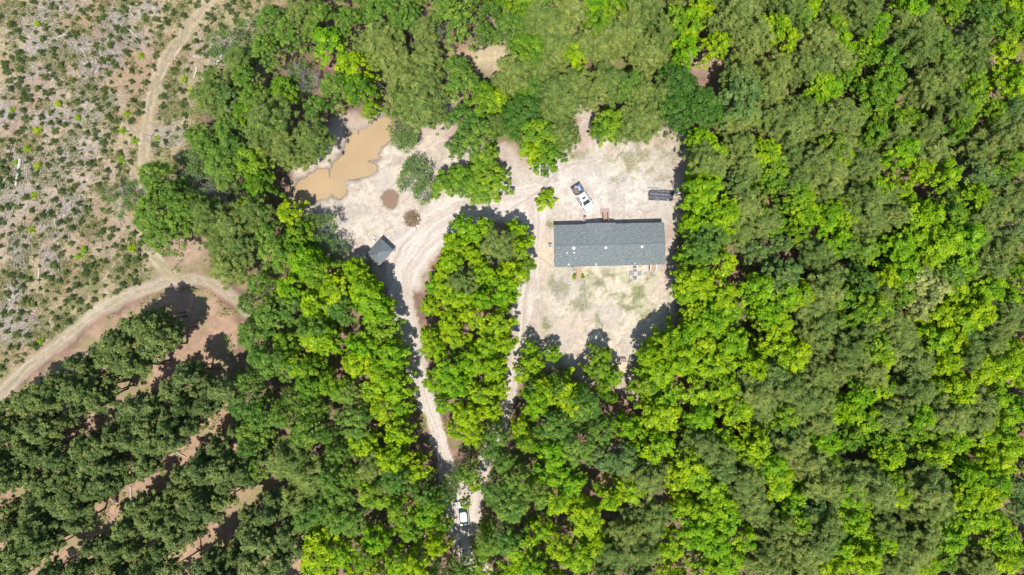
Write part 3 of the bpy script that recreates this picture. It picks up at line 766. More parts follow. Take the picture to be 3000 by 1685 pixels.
o = MB()
for a_, b_ in ((ridge0, ridge1), (cs[0], ridge0), (cs[3], ridge0), (cs[1], ridge1), (cs[2], ridge1)):
    o.tube([(a_[0], a_[1], a_[2] + .015), (b_[0], b_[1], b_[2] + .015)], .03, 6)
for s in (-1, 1):
    for fx in (-.45, .30):
        o.tube([(fx * hl, s * hw, PE + .01), (fx * hl * .75, s * .02, PR + .0)] if False else [(fx * hl, s * hw, PE + .012), (fx * hl * .8, s * hw * .35, PE + .65 * (PR - PE) + .012)], .012, 5)
    o.tube([(-hl * .72, s * hw * .5, PE + .5 * (PR - PE) + .012), (hl * .55, s * hw * .5, PE + .5 * (PR - PE) + .012)], .014, 5)
o.build('seam', plain('seam_dark', (.10, .115, .12), .5), prf)
o = MB(); o.prism([(-.62, -.38), (.55, -.38), (.55, -.27), (-.62, -.27)], 0, .012, M=Matrix.Translation((0, 0, PR - .29)) ); 
o.build('skylight_strip', plain('pale_strip', (.42, .46, .46), .4), prf)
for sx in (-1, 1):
    for sy in (-1, 1):
        o = MB(); o.box(sx * (hl - .12) - .06, sx * (hl - .12) + .06, sy * (hw - .12) - .06, sy * (hw - .12) + .06, -.05, PE - .06); o.build('post', M_DARKMET, pav)
for s in (-1, 1):
    o = MB(); o.box(-hl + .02, hl - .02, s * (hw - .12) - .05, s * (hw - .12) + .05, PE - .18, PE - .045); o.build('beam', M_DARKMET, pav)
    o = MB(); o.box(s * (hl - .12) - .05, s * (hl - .12) + .05, -hw + .19, hw - .19, PE - .18, PE - .045); o.build('beam', M_DARKMET, pav)

# ------------------------------------------------------------------ vehicles
M_TRUCK = plain('white_car_paint', (.86, .87, .88), .22, var=.01)
M_TYRE = plain('tyre_rubber', (.025, .025, .027), .85, var=.2)
M_RIM = plain('alloy_rim', (.55, .56, .58), .3, metal=.9, var=.03)
M_CARGLASS = plain('car_glass', (.045, .075, .075), .06, var=.08)
M_TRIM = plain('black_trim', (.025, .028, .03), .5, var=.1)
M_HEAD = plain('headlight_lens', (.70, .74, .78), .1, var=.03)
M_TAIL = plain('tail_lens', (.35, .02, .02), .2, var=.05)
def wheel(par, x, y, r, w=.24):
    s = 1 if y > 0 else -1
    t = MB(); M_ = Matrix.Translation((x, y, r)) @ Matrix.Rotation(PI / 2, 4, 'X')
    n = 24
    t.loft([[(rr * math.cos(2 * PI * k / n), rr * math.sin(2 * PI * k / n), zz) for k in range(n)] for rr, zz in ((r * .62, -w / 2), (r * .95, -w / 2), (r, -w / 2 + .04), (r, w / 2 - .04), (r * .95, w / 2), (r * .62, w / 2))], M_)
    wh = t.build('wheel', M_TYRE, par, smooth=True)
    t = MB(); t.loft([[(rr * math.cos(2 * PI * k / n), rr * math.sin(2 * PI * k / n), zz) for k in range(n)] for rr, zz in ((r * .6, -w / 2 - .006), (r * .6, w / 2 + .006))], M_)
    t.build('rim', M_RIM, wh)
def outline(L_, W_, fr, rr_, n=6, nose=.0):
    """rounded plan outline, +x is the front"""
    pts = []
    for cxx, cyy, r, a0 in ((L_ / 2 - fr, W_ / 2 - fr, fr, 0), (-L_ / 2 + rr_, W_ / 2 - rr_, rr_, PI / 2), (-L_ / 2 + rr_, -W_ / 2 + rr_, rr_, PI), (L_ / 2 - fr, -W_ / 2 + fr, fr, 3 * PI / 2)):
        for k in range(n + 1):
            a = a0 + k * PI / 2 / n; xx = cxx + r * math.cos(a)
            pts.append((xx + (nose * (1 - (abs(cyy + r * math.sin(a)) / (W_ / 2)) ** 2) if xx > 0 and k * 1 >= 0 and a0 in (0, 3 * PI / 2) else 0), cyy + r * math.sin(a)))
    # one extra nose point between the two front corners
    pts.append((L_ / 2 + nose, 0.0))
    return pts
def pickup():
    x, y = at(1708.5, 580.5, 1.0); t = empty('pickup_truck', (x, y, hgt(x, y)), math.radians(-57.5))
    tag(t, 'white crew-cab pickup with loaded open bed parked in front of the house', 'pickup truck')
    W = 1.88; Lh = 2.68
    bed0, bed1 = -2.62, -.98         # bed opening
    # cab and hood base, front part
    ol = [(Lh - .45, -W / 2 + .02), (Lh - .12, -W / 2 + .22), (Lh, -W / 2 + .55), (Lh + .04, 0), (Lh, W / 2 - .55), (Lh - .12, W / 2 - .22), (Lh - .45, W / 2 - .02), (-.92, W / 2), (-.92, -W / 2)]
    o = MB(); o.prism(ol, .42, 1.12, .10); body = o.build('body', M_TRUCK, t, smooth=True)
    o = MB(); o.loft([[(1.0, -.80, 1.115), (1.0, .80, 1.115), (.8, .78, 1.15), (.8, -.78, 1.15)], [(2.45, -.70, 1.115), (2.45, .70, 1.115), (2.35, .66, 1.14), (2.35, -.66, 1.14)]])
    o.build('hood', M_TRUCK, t)
    # bed walls
    b = MB(); w_ = .10
    b.box(-2.66, -.925, -W / 2, -W / 2 + w_, .45, 1.12, .02); b.box(-2.66, -.925, W / 2 - w_, W / 2, .45, 1.12, .02); b.box(-1.02, -.925, -W / 2 + w_ + .002, W / 2 - w_ - .002, .45, 1.12, .02)
    b.build('bed_wall', M_TRUCK, t, smooth=True)
    b = MB(); b.box(-2.64, -1.03, -W / 2 + w_ + .002, W / 2 - w_ - .002, .50, .58); b.build('bed_floor', plain('bed_liner', (.10, .10, .105), .8, var=.15), t)
    b = MB(); b.box(-2.75, -2.665, -W / 2 + .03, W / 2 - .03, .5, 1.14, .02); b.box(-2.66, -1.05, -W / 2 + .01, -W / 2 + .09, 1.121, 1.15); b.box(-2.66, -1.05, W / 2 - .09, W / 2 - .01, 1.121, 1.15)
    b.build('tailgate', M_TRIM, t)
    b = MB(); b.box(-2.92, -2.76, -W / 2 + .06, W / 2 - .06, .45, .66, .03); b.build('rear_bumper', plain('chrome_dull', (.45, .46, .47), .3, metal=.7), t)
    b = MB(); b.prism([(Lh - .12, -W / 2 + .2), (Lh + .08, -W / 2 + .5), (Lh + .12, 0), (Lh + .08, W / 2 - .5), (Lh - .12, W / 2 - .2)], .36, .62, .04); b.build('front_bumper', M_TRUCK, t, smooth=True)
    # cab: lower ring 1.10 -> roof
    def ring(x0, x1, w0, z, rnd=.12): return [(x0, -w0 + rnd, z), (x0 + rnd, -w0, z), (x1 - rnd * 1.5, -w0, z), (x1, -w0 + rnd * 2, z), (x1 + .06, 0, z), (x1, w0 - rnd * 2, z), (x1 - rnd * 1.5, w0, z), (x0 + rnd, w0, z), (x0, w0 - rnd, z)]
    o = MB(); o.loft([ring(-.90, 1.32, .90, 1.10), ring(-.84, .62, .74, 1.66), ring(-.76, .52, .68, 1.73), ring(-.5, .25, .45, 1.755)]); o.build('cab', M_TRUCK, t, smooth=True)
    def quad(name, P, mat, off=.012, par=t):
        P = [Vector(p) for p in P]; n = (P[1] - P[0]).cross(P[2] - P[0]).normalized()
        o = MB(); o.loft([[p + n * (off - .02) for p in P], [p + n * off for p in P]]); return o.build(name, mat, par)
    quad('windshield', [(1.30, -.72, 1.14), (1.30, .72, 1.14), (.66, .58, 1.66), (.66, -.58, 1.66)], M_CARGLASS, .045)
    quad('rear_window', [(-.90, .60, 1.18), (-.90, -.60, 1.18), (-.845, -.52, 1.6), (-.845, .52, 1.6)], M_CARGLASS, .016)
    for s in (-1, 1):
        pf = [(.98, s * .885, 1.14), (.14, s * .885, 1.14), (.14, s * .765, 1.58), (.60, s * .765, 1.58)]
        pb = [(.04, s * .885, 1.14), (-.68, s * .885, 1.14), (-.68, s * .765, 1.58), (.04, s * .765, 1.58)]
        if s > 0: pf, pb = pf[::1], pb[::1]
        else: pf, pb = pf[::-1], pb[::-1]
        # make sure the panes sit outside
        for nm, P in (('side_window', pf), ('side_window', pb)):
            P = [Vector(p) for p in P]; n = (P[1] - P[0]).cross(P[2] - P[0]).normalized()
            if n.y * s < 0: n = -n
            o = MB(); o.loft([[p - n * .01 for p in P], [p + n * .022 for p in P]]); o.build(nm, M_CARGLASS, t)
        o = MB(); o.box(.92, 1.06, min(s * .93, s * 1.16), max(s * .93, s * 1.16), 1.16, 1.36, .02); o.build('side_mirror', M_TRIM, t)
        o = MB(); o.box(Lh - .30, Lh - .06, min(s * .55, s * .82), max(s * .55, s * .82), .82, 1.02); o.build('headlight', M_HEAD, t)
        o = MB(); o.box(-2.78, -2.70, min(s * .80, s * .935), max(s * .80, s * .935), .75, 1.08); o.build('tail_light', M_TAIL, t)
        o = MB(); o.box(-.7, 1.1, min(s * .95, s * 1.03), max(s * .95, s * 1.03), .38, .44, .01); o.build('side_step', M_TRIM, t)
        for xx in (1.72, -1.75): wheel(t, xx, s * .82, .38, .26)
    o = MB(); o.box(-.10, .30, -.33, .33, 1.755, 1.768); o.build('sunroof', plain('sunroof_glass', (.05, .10, .15), .1), t)
    o = MB(); o.box(Lh + .03, Lh + .06, -.5, .5, .70, .98); o.build('grille', M_TRIM, t)
    return t
tr_ = pickup(); bpy.context.view_layer.update()
MW = Matrix.Translation(tr_.location) @ Matrix.Rotation(math.radians(-57.5), 4, 'Z')
def bedloc(x, y, z): v = MW @ Vector((x, y, z)); return v
v = bedloc(-1.95, .38, .58); t = empty('cooler', v, math.radians(-57.5)); tag(t, 'light blue cooler lying in the bed of the white pickup', 'cooler')
o = MB(); o.box(-.42, .42, -.21, .21, .0, .36, .03); o.build('cooler_body', plain('pale_blue_plastic', (.35, .52, .85), .4), t, smooth=True)
o = MB(); o.box(-.44, .44, -.23, .23, .362, .42, .03); o.build('lid', plain('blue_lid', (.28, .46, .85), .4), t, smooth=True)
v = bedloc(-1.85, -.3, .58); o = MB()
r_ = random.Random(3)
for k in range(26):
    a = r_.uniform(-.5, .5); cxx, cyy, l = r_.uniform(-.35, .35), r_.uniform(-.3, .25), r_.uniform(.3, .6); zz = .03 + .012 * k
    o.box(-l / 2, l / 2, -.05, .05, 0, .04, M=Matrix.Translation((cxx, cyy, zz)) @ Matrix.Rotation(a + (PI / 2 if k % 3 == 0 else 0), 4, 'Z') @ Matrix.Rotation(r_.uniform(-.1, .1), 4, 'Y'))
tag(o.build('scrap_wood', plain('mixed_scrap', (.30, .21, .17), .8, var=.5, scale=4), None, v, math.radians(-57.5)), 'jumbled brown scrap boards in the white pickup bed', 'scrap wood')
v = bedloc(-1.35, .0, .58); o = MB(); o.cyl((0, 0), .2, 0, .28, 18, .24); o.cyl((0, 0), .25, .28, .31, 18)
tag(o.build('plastic_tub', plain('grey_lilac_plastic', (.38, .33, .40), .5), None, bedloc(-2.42, -.05, .58), smooth=True), 'lilac-grey tub near the tailgate of the white pickup', 'tub')

def hatchback():
    x, y = at(1357.5, 1503, .8); rz = math.radians(96.7)
    t = empty('hatchback_car', (x, y, hgt(x, y)), rz); tag(t, 'silver-white car half hidden under leaves on the lower driveway', 'car')
    def ring(x0, x1, w, z, fr=.45, rr_=.35):
        return [(x0, -w + rr_, z), (x0 + rr_ * .5, -w, z), (x1 - fr, -w, z), (x1 - fr * .25, -w + fr * .45, z), (x1, -w + fr * 1.2, z), (x1 + .03, 0, z), (x1, w - fr * 1.2, z), (x1 - fr * .25, w - fr * .45, z), (x1 - fr, w, z), (x0 + rr_ * .5, w, z), (x0, w - rr_, z), (x0 - .05, 0, z)]
    silver = plain('silver_paint', (.70, .72, .74), .25, metal=.2, var=.02)
    o = MB(); o.loft([ring(-2.12, 2.10, .86, .25), ring(-2.16, 2.14, .90, .50), ring(-2.14, 2.10, .90, .72), ring(-2.06, 1.98, .85, .90), ring(-1.9, 1.6, .75, .96)]); o.build('body', silver, t, smooth=True)
    o = MB(); o.loft([ring(-1.98, 1.05, .80, .93, .2, .2), ring(-1.72, .72, .70, 1.22, .2, .2), ring(-1.42, .34, .62, 1.44, .2, .2)]); o.build('window_band', M_CARGLASS, t, smooth=True)
    o = MB(); o.loft([ring(-1.40, .32, .60, 1.43, .2, .2), ring(-1.36, .26, .56, 1.49, .2, .2), ring(-1.2, .1, .4, 1.51, .2, .2)]); o.build('roof_panel', plain('white_roof', (.82, .83, .85), .25, var=.02), t, smooth=True)
    o = MB(); o.box(-.28, .08, -.36, .36, 1.512, 1.522); o.build('sunroof', plain('sunroof_teal', (.06, .10, .10), .1), t)
    o = MB(); o.box(-2.22, -2.02, -.62, .62, .74, .80, .02); o.build('rear_bumper', silver, t)
    for s in (-1, 1):
        o = MB(); o.box(.78, .92, min(s * .88, s * 1.04), max(s * .88, s * 1.04), .92, 1.06, .02); o.build('side_mirror', M_TRIM, t)
        o = MB(); o.box(1.86, 2.06, min(s * .5, s * .74), max(s * .5, s * .74), .62, .78); o.build('headlight', M_HEAD, t)
        o = MB(); o.box(-2.14, -1.98, min(s * .62, s * .80), max(s * .62, s * .80), .70, .92); o.build('tail_light', M_TAIL, t)
        for xx in (1.32, -1.32): wheel(t, xx, s * .80, .32, .2)
    return t
hatchback()

# ------------------------------------------------------------------ tarp-covered stack
def tarp():
    x, y = at(1936.5, 570.5, .3); t = empty('covered_stack', (x, y, hgt(x, y)), math.radians(-1.5))
    tag(t, 'long low stack under a wrinkled black tarp right of the pickup', 'covered stack')
    nx_, ny_ = 90, 40; xs = np.linspace(-1, 1, nx_); ys = np.linspace(-1, 1, ny_); XX, YY = np.meshgrid(xs, ys)
    px = XX * 2.28 * (1 + .03 * np.sin(5 * YY + 1)); py = YY * .88 * (1 + .05 * np.sin(7 * XX) + .04 * np.sin(17 * XX + 1)) + .03 * XX
    px += .10 * np.sin(9 * YY) * (np.abs(XX) > .93)
    e = np.minimum((1 - np.abs(XX)) * 2.3, (1 - np.abs(YY)) * .9)
    z = .48 * sstep(0, .16, e)
    corner = sstep(1.55, 1.85, np.abs(XX) + np.abs(YY) * .9); z *= 1 - corner
    z += z * .07 * np.sin(YY * 8 + .8 * np.sin(XX * 3)) * sstep(1, .6, np.abs(XX)) + .035 * (fbm(px + 40, py + 9, 3.5, 3, 77) - .5) * sstep(0, .2, e)
    z -= .06 * np.exp(-((XX + .52) / .06) ** 2) * sstep(0, .3, e)
    z += .02 + .05 * vnoise(px * 6, py * 6, 3) * (e < .1)
    id_ = np.arange(nx_ * ny_).reshape(ny_, nx_); F_ = np.stack([id_[:-1, :-1], id_[:-1, 1:], id_[1:, 1:], id_[1:, :-1]], -1).reshape(-1, 4)
    o = link_mesh('tarp', np_mesh('tarp', np.stack([px, py, z], -1).reshape(-1, 3), F_, plain('black_plastic', (.10, .105, .12), .55, var=.4, scale=2), smooth=True), t)
    md = o.modifiers.new('thick', 'SOLIDIFY'); md.thickness = .012
    o = MB(); o.box(-1.9, 1.9, -.6, .6, -.05, .26); o.build('stacked_boards', M_WOODG, t)
    o = MB(); 
    for k, (a, l) in enumerate(((-2.25, 1.1), (-1.1, 1.2), (.15, 1.0), (1.2, 1.0))):
        o.tube([(a, -.98 - .03 * (k % 2), .06), (a + l, -1.0 + .04 * (k % 2), .07)], .05, 7)
    o.build('edge_weight', plain('dark_pole', (.09, .10, .11), .6), t)
    return t
tarp()
for (p0, p1, lb) in [((1899, 550), (1934, 553), 'grey board lying along the upper edge of the black tarp'), ((1950, 590), (1973, 587), 'blue-grey board lying below the right end of the black tarp')]:
    a, b_ = at(*p0), at(*p1); o = MB(); l = math.dist(a, b_)
    o.box(0, l, -.10, .10, 0, .05, .005); o.box(.1, l - .2, -.04, .12, .052, .09, .005)
    tag(o.build('board', plain('blue_grey_board', (.26, .30, .34), .7, var=.15), None, (*a, hgt(*a) + .03), math.atan2(b_[1] - a[1], b_[0] - a[0])), lb, 'board')

# ------------------------------------------------------------------ garden benches, tyre, bin by the tree
def bench(px, py, rz, label):
    x, y = at(px, py, .5); t = empty('garden_bench', (x, y, hgt(x, y)), rz); tag(t, label, 'bench', 'two benches at the lower edge of the yard')
    o = MB()
    for k in range(4): o.box(-.56, .56, -.42 + k * .15, -.42 + k * .15 + .13, .40, .43, .004)
    o.build('seat', M_WOODG, t)
    o = MB(); 
    for k in range(3): o.box(-.56, .56, .18 + k * .03, .22 + k * .03, .48 + k * .15, .60 + k * .15, .004)
    o.build('backrest', plain('pale_grey_wood', (.48, .46, .44), .8, var=.12), t)
    for s in (-1, 1):
        o = MB(); o.box(s * .58 - .03, s * .58 + .03, -.44, .24, .58, .62); o.build('armrest', M_DARKMET, t)
        for yy in (-.40, .20):
            o = MB(); o.box(s * .58 - .03, s * .58 + .03, yy - .03, yy + .03, -.05, .58); o.build('leg', M_DARKMET, t)
bench(1824, 1055, math.radians(-1), 'pale grey slatted bench standing in sun at the lower yard edge')
bench(1853, 1052, math.radians(-8), 'dark bench standing in tree shadow, right of the pale bench')
x, y = at(1958, 941, .1); o = MB(); o.torus((0, 0, .14), .30, .13, n=28, m=10)
tag(o.build('old_tyre', M_TYRE, None, (x, y, hgt(x, y)), smooth=True), 'black tyre lying flat in tree shadow at the yard\'s lower right', 'tyre')
x, y = at(1541, 427, .5); t = empty('plastic_bin', (x, y, hgt(x, y)), math.radians(4)); tag(t, 'white bin with a red end peeking from under a bright green tree', 'bin')
o = MB(); o.prism([(-.34, -.55), (.34, -.55), (.32, .42), (-.32, .42)], -.05, .78, .06); o.build('bin_body', M_WHITE, t, smooth=True)
o = MB(); o.prism([(-.30, .46), (.30, .46), (.26, .92), (-.26, .92)], -.05, .62, .05); o.build('red_end', plain('red_plastic', (.55, .07, .06), .4), t, smooth=True)
o = MB(); o.box(-.36, .5, .425, .455, .2, .84); o.build('handle_bar', M_DARKMET, t)

# ------------------------------------------------------------------ TREES
def rnd_dir(r, n):
    v = r.normal(size=(n, 3)); return v / np.linalg.norm(v, axis=1)[:, None]
def leafmesh(name, Cn, Nn, S, tint, mat, aspect=.62, along=None):
    """diamond leaves at Cn facing Nn with half-size S"""
    n = len(Cn); r = np.random.default_rng(n)
    Nn = Nn / np.linalg.norm(Nn, axis=1)[:, None]
    t = r.normal(size=(n, 3)) if along is None else along + r.normal(size=(n, 3)) * .25
    t = t - (t * Nn).sum(1)[:, None] * Nn; t /= np.linalg.norm(t, axis=1)[:, None] + 1e-9
    b = np.cross(Nn, t)
    S_ = S[:, None]; A_ = (aspect if np.isscalar(aspect) else aspect[:, None])
    V_ = np.stack([Cn + t * S_, Cn + b * S_ * A_, Cn - t * S_, Cn - b * S_ * A_], 1).reshape(-1, 3)
    F_ = np.arange(4 * n).reshape(n, 4)
    return np_mesh(name, V_, F_, mat, {'tint': ('FLOAT', 'FACE', tint)})
def branch_mesh(name, segs, mat, n=5):
    """segs: list of (points, radii)"""
    VV = []; FF = []; base = 0
    for pts, rads in segs:
        pts = np.asarray(pts, float); k = len(pts)
        d = np.gradient(pts, axis=0); d /= np.linalg.norm(d, axis=1)[:, None] + 1e-9
        ref = np.where(np.abs(d[:, 2:3]) > .9, np.array([[1., 0, 0]]), np.array([[0, 0, 1.]]))
        a = np.cross(d, ref); a /= np.linalg.norm(a, axis=1)[:, None]; b = np.cross(d, a)
        an = np.arange(n) * 2 * PI / n
        ring = pts[:, None, :] + (a[:, None, :] * np.cos(an)[None, :, None] + b[:, None, :] * np.sin(an)[None, :, None]) * np.asarray(rads)[:, None, None]
        VV.append(ring.reshape(-1, 3))
        for i in range(k - 1):
            for j in range(n): FF.append((base + i * n + j, base + i * n + (j + 1) % n, base + (i + 1) * n + (j + 1) % n, base + (i + 1) * n + j))
        base += k * n
    return np_mesh(name, np.concatenate(VV), np.array(FF), mat, smooth=True)
def limb(r, p0, p1, r0, r1, k=5, wob=.06):
    t = np.linspace(0, 1, k)[:, None]; L_ = np.linalg.norm(np.subtract(p1, p0))
    p = np.array(p0) * (1 - t) + np.array(p1) * t + r.normal(size=(k, 3)) * wob * L_ * np.sin(t * PI)
    p[:, 2] += .08 * L_ * np.sin(t[:, 0] * PI) * -1
    return p, np.linspace(r0, r1, k)

def broadleaf(seed, R, H, mat, nclump=64, leaf=.20, perc=50, spread=.5, flat=.75, lobes=9, dome=.55, spiky=.25, bark=M_BARK, under=.25):
    r = np.random.default_rng(seed)
    zb = H * (1 - dome)
    az0 = r.uniform(0, 2 * PI); lob_az = az0 + np.arange(lobes) * 2 * PI / lobes + r.normal(size=lobes) * .22
    lob_len = R * r.uniform(.72, 1.18, lobes)
    segs = [limb(r, (0, 0, -.3), (r.normal() * .2, r.normal() * .2, H * .88), .035 * R + .06, .04, 6, .015)]
    cl = []
    for i in range(lobes):
        zr = r.uniform(.25, .6)
        tip = np.array([math.cos(lob_az[i]) * lob_len[i], math.sin(lob_az[i]) * lob_len[i], zb + (H - zb) * r.uniform(.10, .40)])
        root = np.array([0, 0, H * r.uniform(.30, .55)])
        segs.append(limb(r, root, tip * .96, .014 * R + .02, .018))
        m_ = nclump // lobes
        for k in range(m_):
            t = (k + r.uniform(.2, .9)) / m_ * .97 + .03
            t = t ** .62
            w = r.normal() * .16 * R * (1 - .35 * t)
            xy = np.array([math.cos(lob_az[i]), math.sin(lob_az[i])]) * lob_len[i] * t + np.array([-math.sin(lob_az[i]), math.cos(lob_az[i])]) * w
            rho = np.hypot(*xy) / R
            z = zb + (H - zb) * (1 - min(rho, 1.1) ** 2 * .80) + r.normal() * .16 * (H - zb) * .5
            if r.uniform() < under: z -= (H - zb) * r.uniform(.2, .5)
            cl.append((xy[0], xy[1], z, spread * r.uniform(.45, 1.35) * (1.1 - .35 * t)))
        for k in range(3):
            rt = r.uniform(.35, .85); q = root * (1 - rt) + tip * rt; e = q + r.normal(size=3) * (.35 * R * .6, .35 * R * .6, .2 * R)
            segs.append(limb(r, q, e, .02, .008, 3))
    cl = np.array(cl)
    Cn, Nn, S, Ti, Al = [], [], [], [], []
    for c in cl:
        n = int(perc * (c[3] / spread) ** 1.5); d = rnd_dir(r, n); rad = r.uniform(.35, 1, n)[:, None] ** .5
        st = np.array([1, 1, flat]); out = c[:3] / (np.linalg.norm(c[:2]) + .6); out[2] = 0
        p = c[:3] + d * rad * c[3] * st + out * spiky * c[3] * r.uniform(-.5, 1.6, n)[:, None]
        Cn.append(p); nn = d * .8 + np.array([0, 0, .8]) + r.normal(size=(n, 3)) * .25; nn[:, 2] = np.abs(nn[:, 2]) + .15
        Nn.append(nn); S.append(leaf * r.uniform(.6, 1.25, n)); Ti.append(np.clip(r.uniform(.1, .9) + r.normal(size=n) * .10, 0, 1)); Al.append(np.tile(out, (n, 1)) + .001)
    crown = leafmesh('crown', np.concatenate(Cn), np.concatenate(Nn), np.concatenate(S), np.concatenate(Ti), mat)
    return crown, branch_mesh('trunk', segs, bark)

def pine(seed, R, H, mat, ntuft=230, nn_=24, ln=.30, depth=.42, wid=.2, clump=.34, gaps=.0, bark=M_BARK, thick=1.0):
    r = np.random.default_rng(seed); zb = H * (1 - depth)
    segs = [limb(r, (0, 0, -.3), (r.normal() * .15, r.normal() * .15, H * .97), .05 * R * thick + .06, .03, 6, .008)]
    nb = 26; cl = []
    for i in range(nb):
        f = i / nb; z = zb + (H - zb) * f; az = i * 2.39996 + r.normal() * .25
        L_ = R * (1.05 - .75 * f ** 1.6) * r.uniform(.72, 1.15)
        tip = np.array([math.cos(az) * L_, math.sin(az) * L_, z + .18 * L_]); root = np.array([0, 0, z - .12 * L_])
        segs.append(limb(r, root, tip, .028 * thick, .01, 4))
        m_ = max(3, int(ntuft / nb * (L_ / R) * 1.25))
        for k in range(m_):
            t = (k + r.uniform()) / m_; t = .22 + .80 * t
            q = root * (1 - t) + tip * t + r.normal(size=3) * np.array([.17, .17, .10]) * R * (.45 + .4 * t)
            if r.uniform() < gaps: continue
            cl.append((*q, clump * r.uniform(.7, 1.25), az))
    for k in range(8): cl.append((r.normal() * .25 * R * .5, r.normal() * .25 * R * .5, H + r.uniform(-.5, .1), clump, r.uniform(0, 6)))
    Cn, Nn, S, Ti, Al, As = [], [], [], [], [], []
    for c in cl:
        n = nn_; d = rnd_dir(r, n); d[:, 2] = np.abs(d[:, 2]) * .9 - .15
        out = np.array([math.cos(c[4]), math.sin(c[4]), .25]) * .6; d = d + out; d /= np.linalg.norm(d, axis=1)[:, None]
        p = np.array(c[:3]) + d * c[3] * r.uniform(.45, 1.1, n)[:, None]
        Cn.append(p); Al.append(d)
        nz = r.normal(size=(n, 3)) * .5 + np.array([0, 0, 1.0]) + d * .35
        Nn.append(nz); S.append(ln * r.uniform(.6, 1.2, n)); Ti.append(np.clip(r.uniform(.1, .9) + r.normal(size=n) * .08, 0, 1)); As.append(np.full(n, wid) * r.uniform(.7, 1.4, n))
    crown = leafmesh('crown', np.concatenate(Cn), np.concatenate(Nn), np.concatenate(S), np.concatenate(Ti), mat, np.concatenate(As), np.concatenate(Al))
    return crown, branch_mesh('trunk', segs, bark)

def bare(seed, R, H, mat, leafmat=None, leafn=0, fine=3):
    r = np.random.default_rng(seed); segs = []; tips = []
    def grow(p, d, L_, rad, lev):
        e = p + d * L_; segs.append(limb(r, p, e, rad, rad * .55, 4, .05))
        if lev == 0: tips.append(e); return
        for k in range(r.integers(3, 5)):
            nd = d * .75 + rnd_dir(r, 1)[0] * .75; nd[2] = abs(nd[2]) * .6 + .12; nd /= np.linalg.norm(nd)
            q = p + d * L_ * r.uniform(.45, 1.0)
            grow(q, nd, L_ * r.uniform(.52, .78), rad * .52, lev - 1)
    segs.append(limb(r, (0, 0, -.3), (0, 0, H * .45), .09 + .02 * R, .08, 4, .01))
    nb = 7
    for i in range(nb):
        az = i * 2.4 + r.normal() * .2; el = r.uniform(.35, 1.1)
        grow(np.array([0, 0, H * r.uniform(.30, .46)]), np.array([math.cos(az) * math.cos(el), math.sin(az) * math.cos(el), math.sin(el)]), R * .55 * r.uniform(.8, 1.2), .055, fine)
    tr_me = branch_mesh('trunk', segs, mat, 4); cr = None
    if leafn:
        tips = np.array(tips); pick = tips[r.integers(0, len(tips), leafn)]; cid = np.random.default_rng(seed + 5).uniform(size=leafn)
        p = pick + r.normal(size=(leafn, 3)) * .22; n_ = r.normal(size=(leafn, 3)) * .5 + np.array([0, 0, 1])
        cr = leafmesh('crown', p, n_, (.125 * r.uniform(.6, 1.3, leafn)), cid, leafmat)
    return cr, tr_me

PROTO = {
 'L': [broadleaf(100 + i, 3.0, 11.5, M_LIME, nclump=[104, 116, 96, 110, 94, 120][i], leaf=.16, perc=64, spread=.50, lobes=[8, 10, 9, 11, 7, 9][i], dome=.62, spiky=.5) for i in range(6)],
 'M': [broadleaf(150 + i, 3.1, 11.0, M_FRESH, nclump=[112, 104, 120, 108][i], leaf=.155, perc=64, spread=.50, lobes=[9, 8, 10, 11][i], dome=.6, spiky=.4) for i in range(4)],
 'G': [broadleaf(200 + i, 3.5, 12.0, M_GREEN, nclump=170, leaf=.12, perc=58, spread=.44, lobes=[9, 12, 10, 8][i], dome=.55, spiky=.35) for i in range(4)],
 'D': [broadleaf(300 + i, 4.0, 12.5, M_DARK, nclump=190, leaf=.14, perc=66, spread=.52, lobes=12, dome=.45, spiky=.05, under=.1) for i in range(2)],
 'B': [broadleaf(400 + i, 3.2, 11.0, M_SAGE, nclump=110, leaf=.13, perc=62, spread=.46, lobes=10, dome=.55, bark=M_PALEBARK) for i in range(3)],
 'Y': [broadleaf(500 + i, 3.4, 12.0, M_CREAM, nclump=90, leaf=.15, perc=58, spread=.5, lobes=8, dome=.5, bark=M_PALEBARK) for i in range(2)],
 'P': [pine(600 + i, 3.5, 12.5, M_OLIVE, ntuft=330, nn_=30, ln=.42, depth=.46, wid=.12, clump=.46, gaps=.08) for i in range(5)],
 'K': [pine(700 + i, 2.0, 12.0, M_PINE, ntuft=170, nn_=26, ln=.26, depth=.42, wid=.24, clump=.36, gaps=.12, thick=1.6) for i in range(5)],
 'T': [bare(800 + i, 3.4, 13.5, M_PALEBARK) for i in range(2)],
 'S': [bare(820 + i, 3.3, 9.5, M_PALEBARK, M_SAGE if i != 1 else M_GREEN, 1700) for i in range(3)],
}
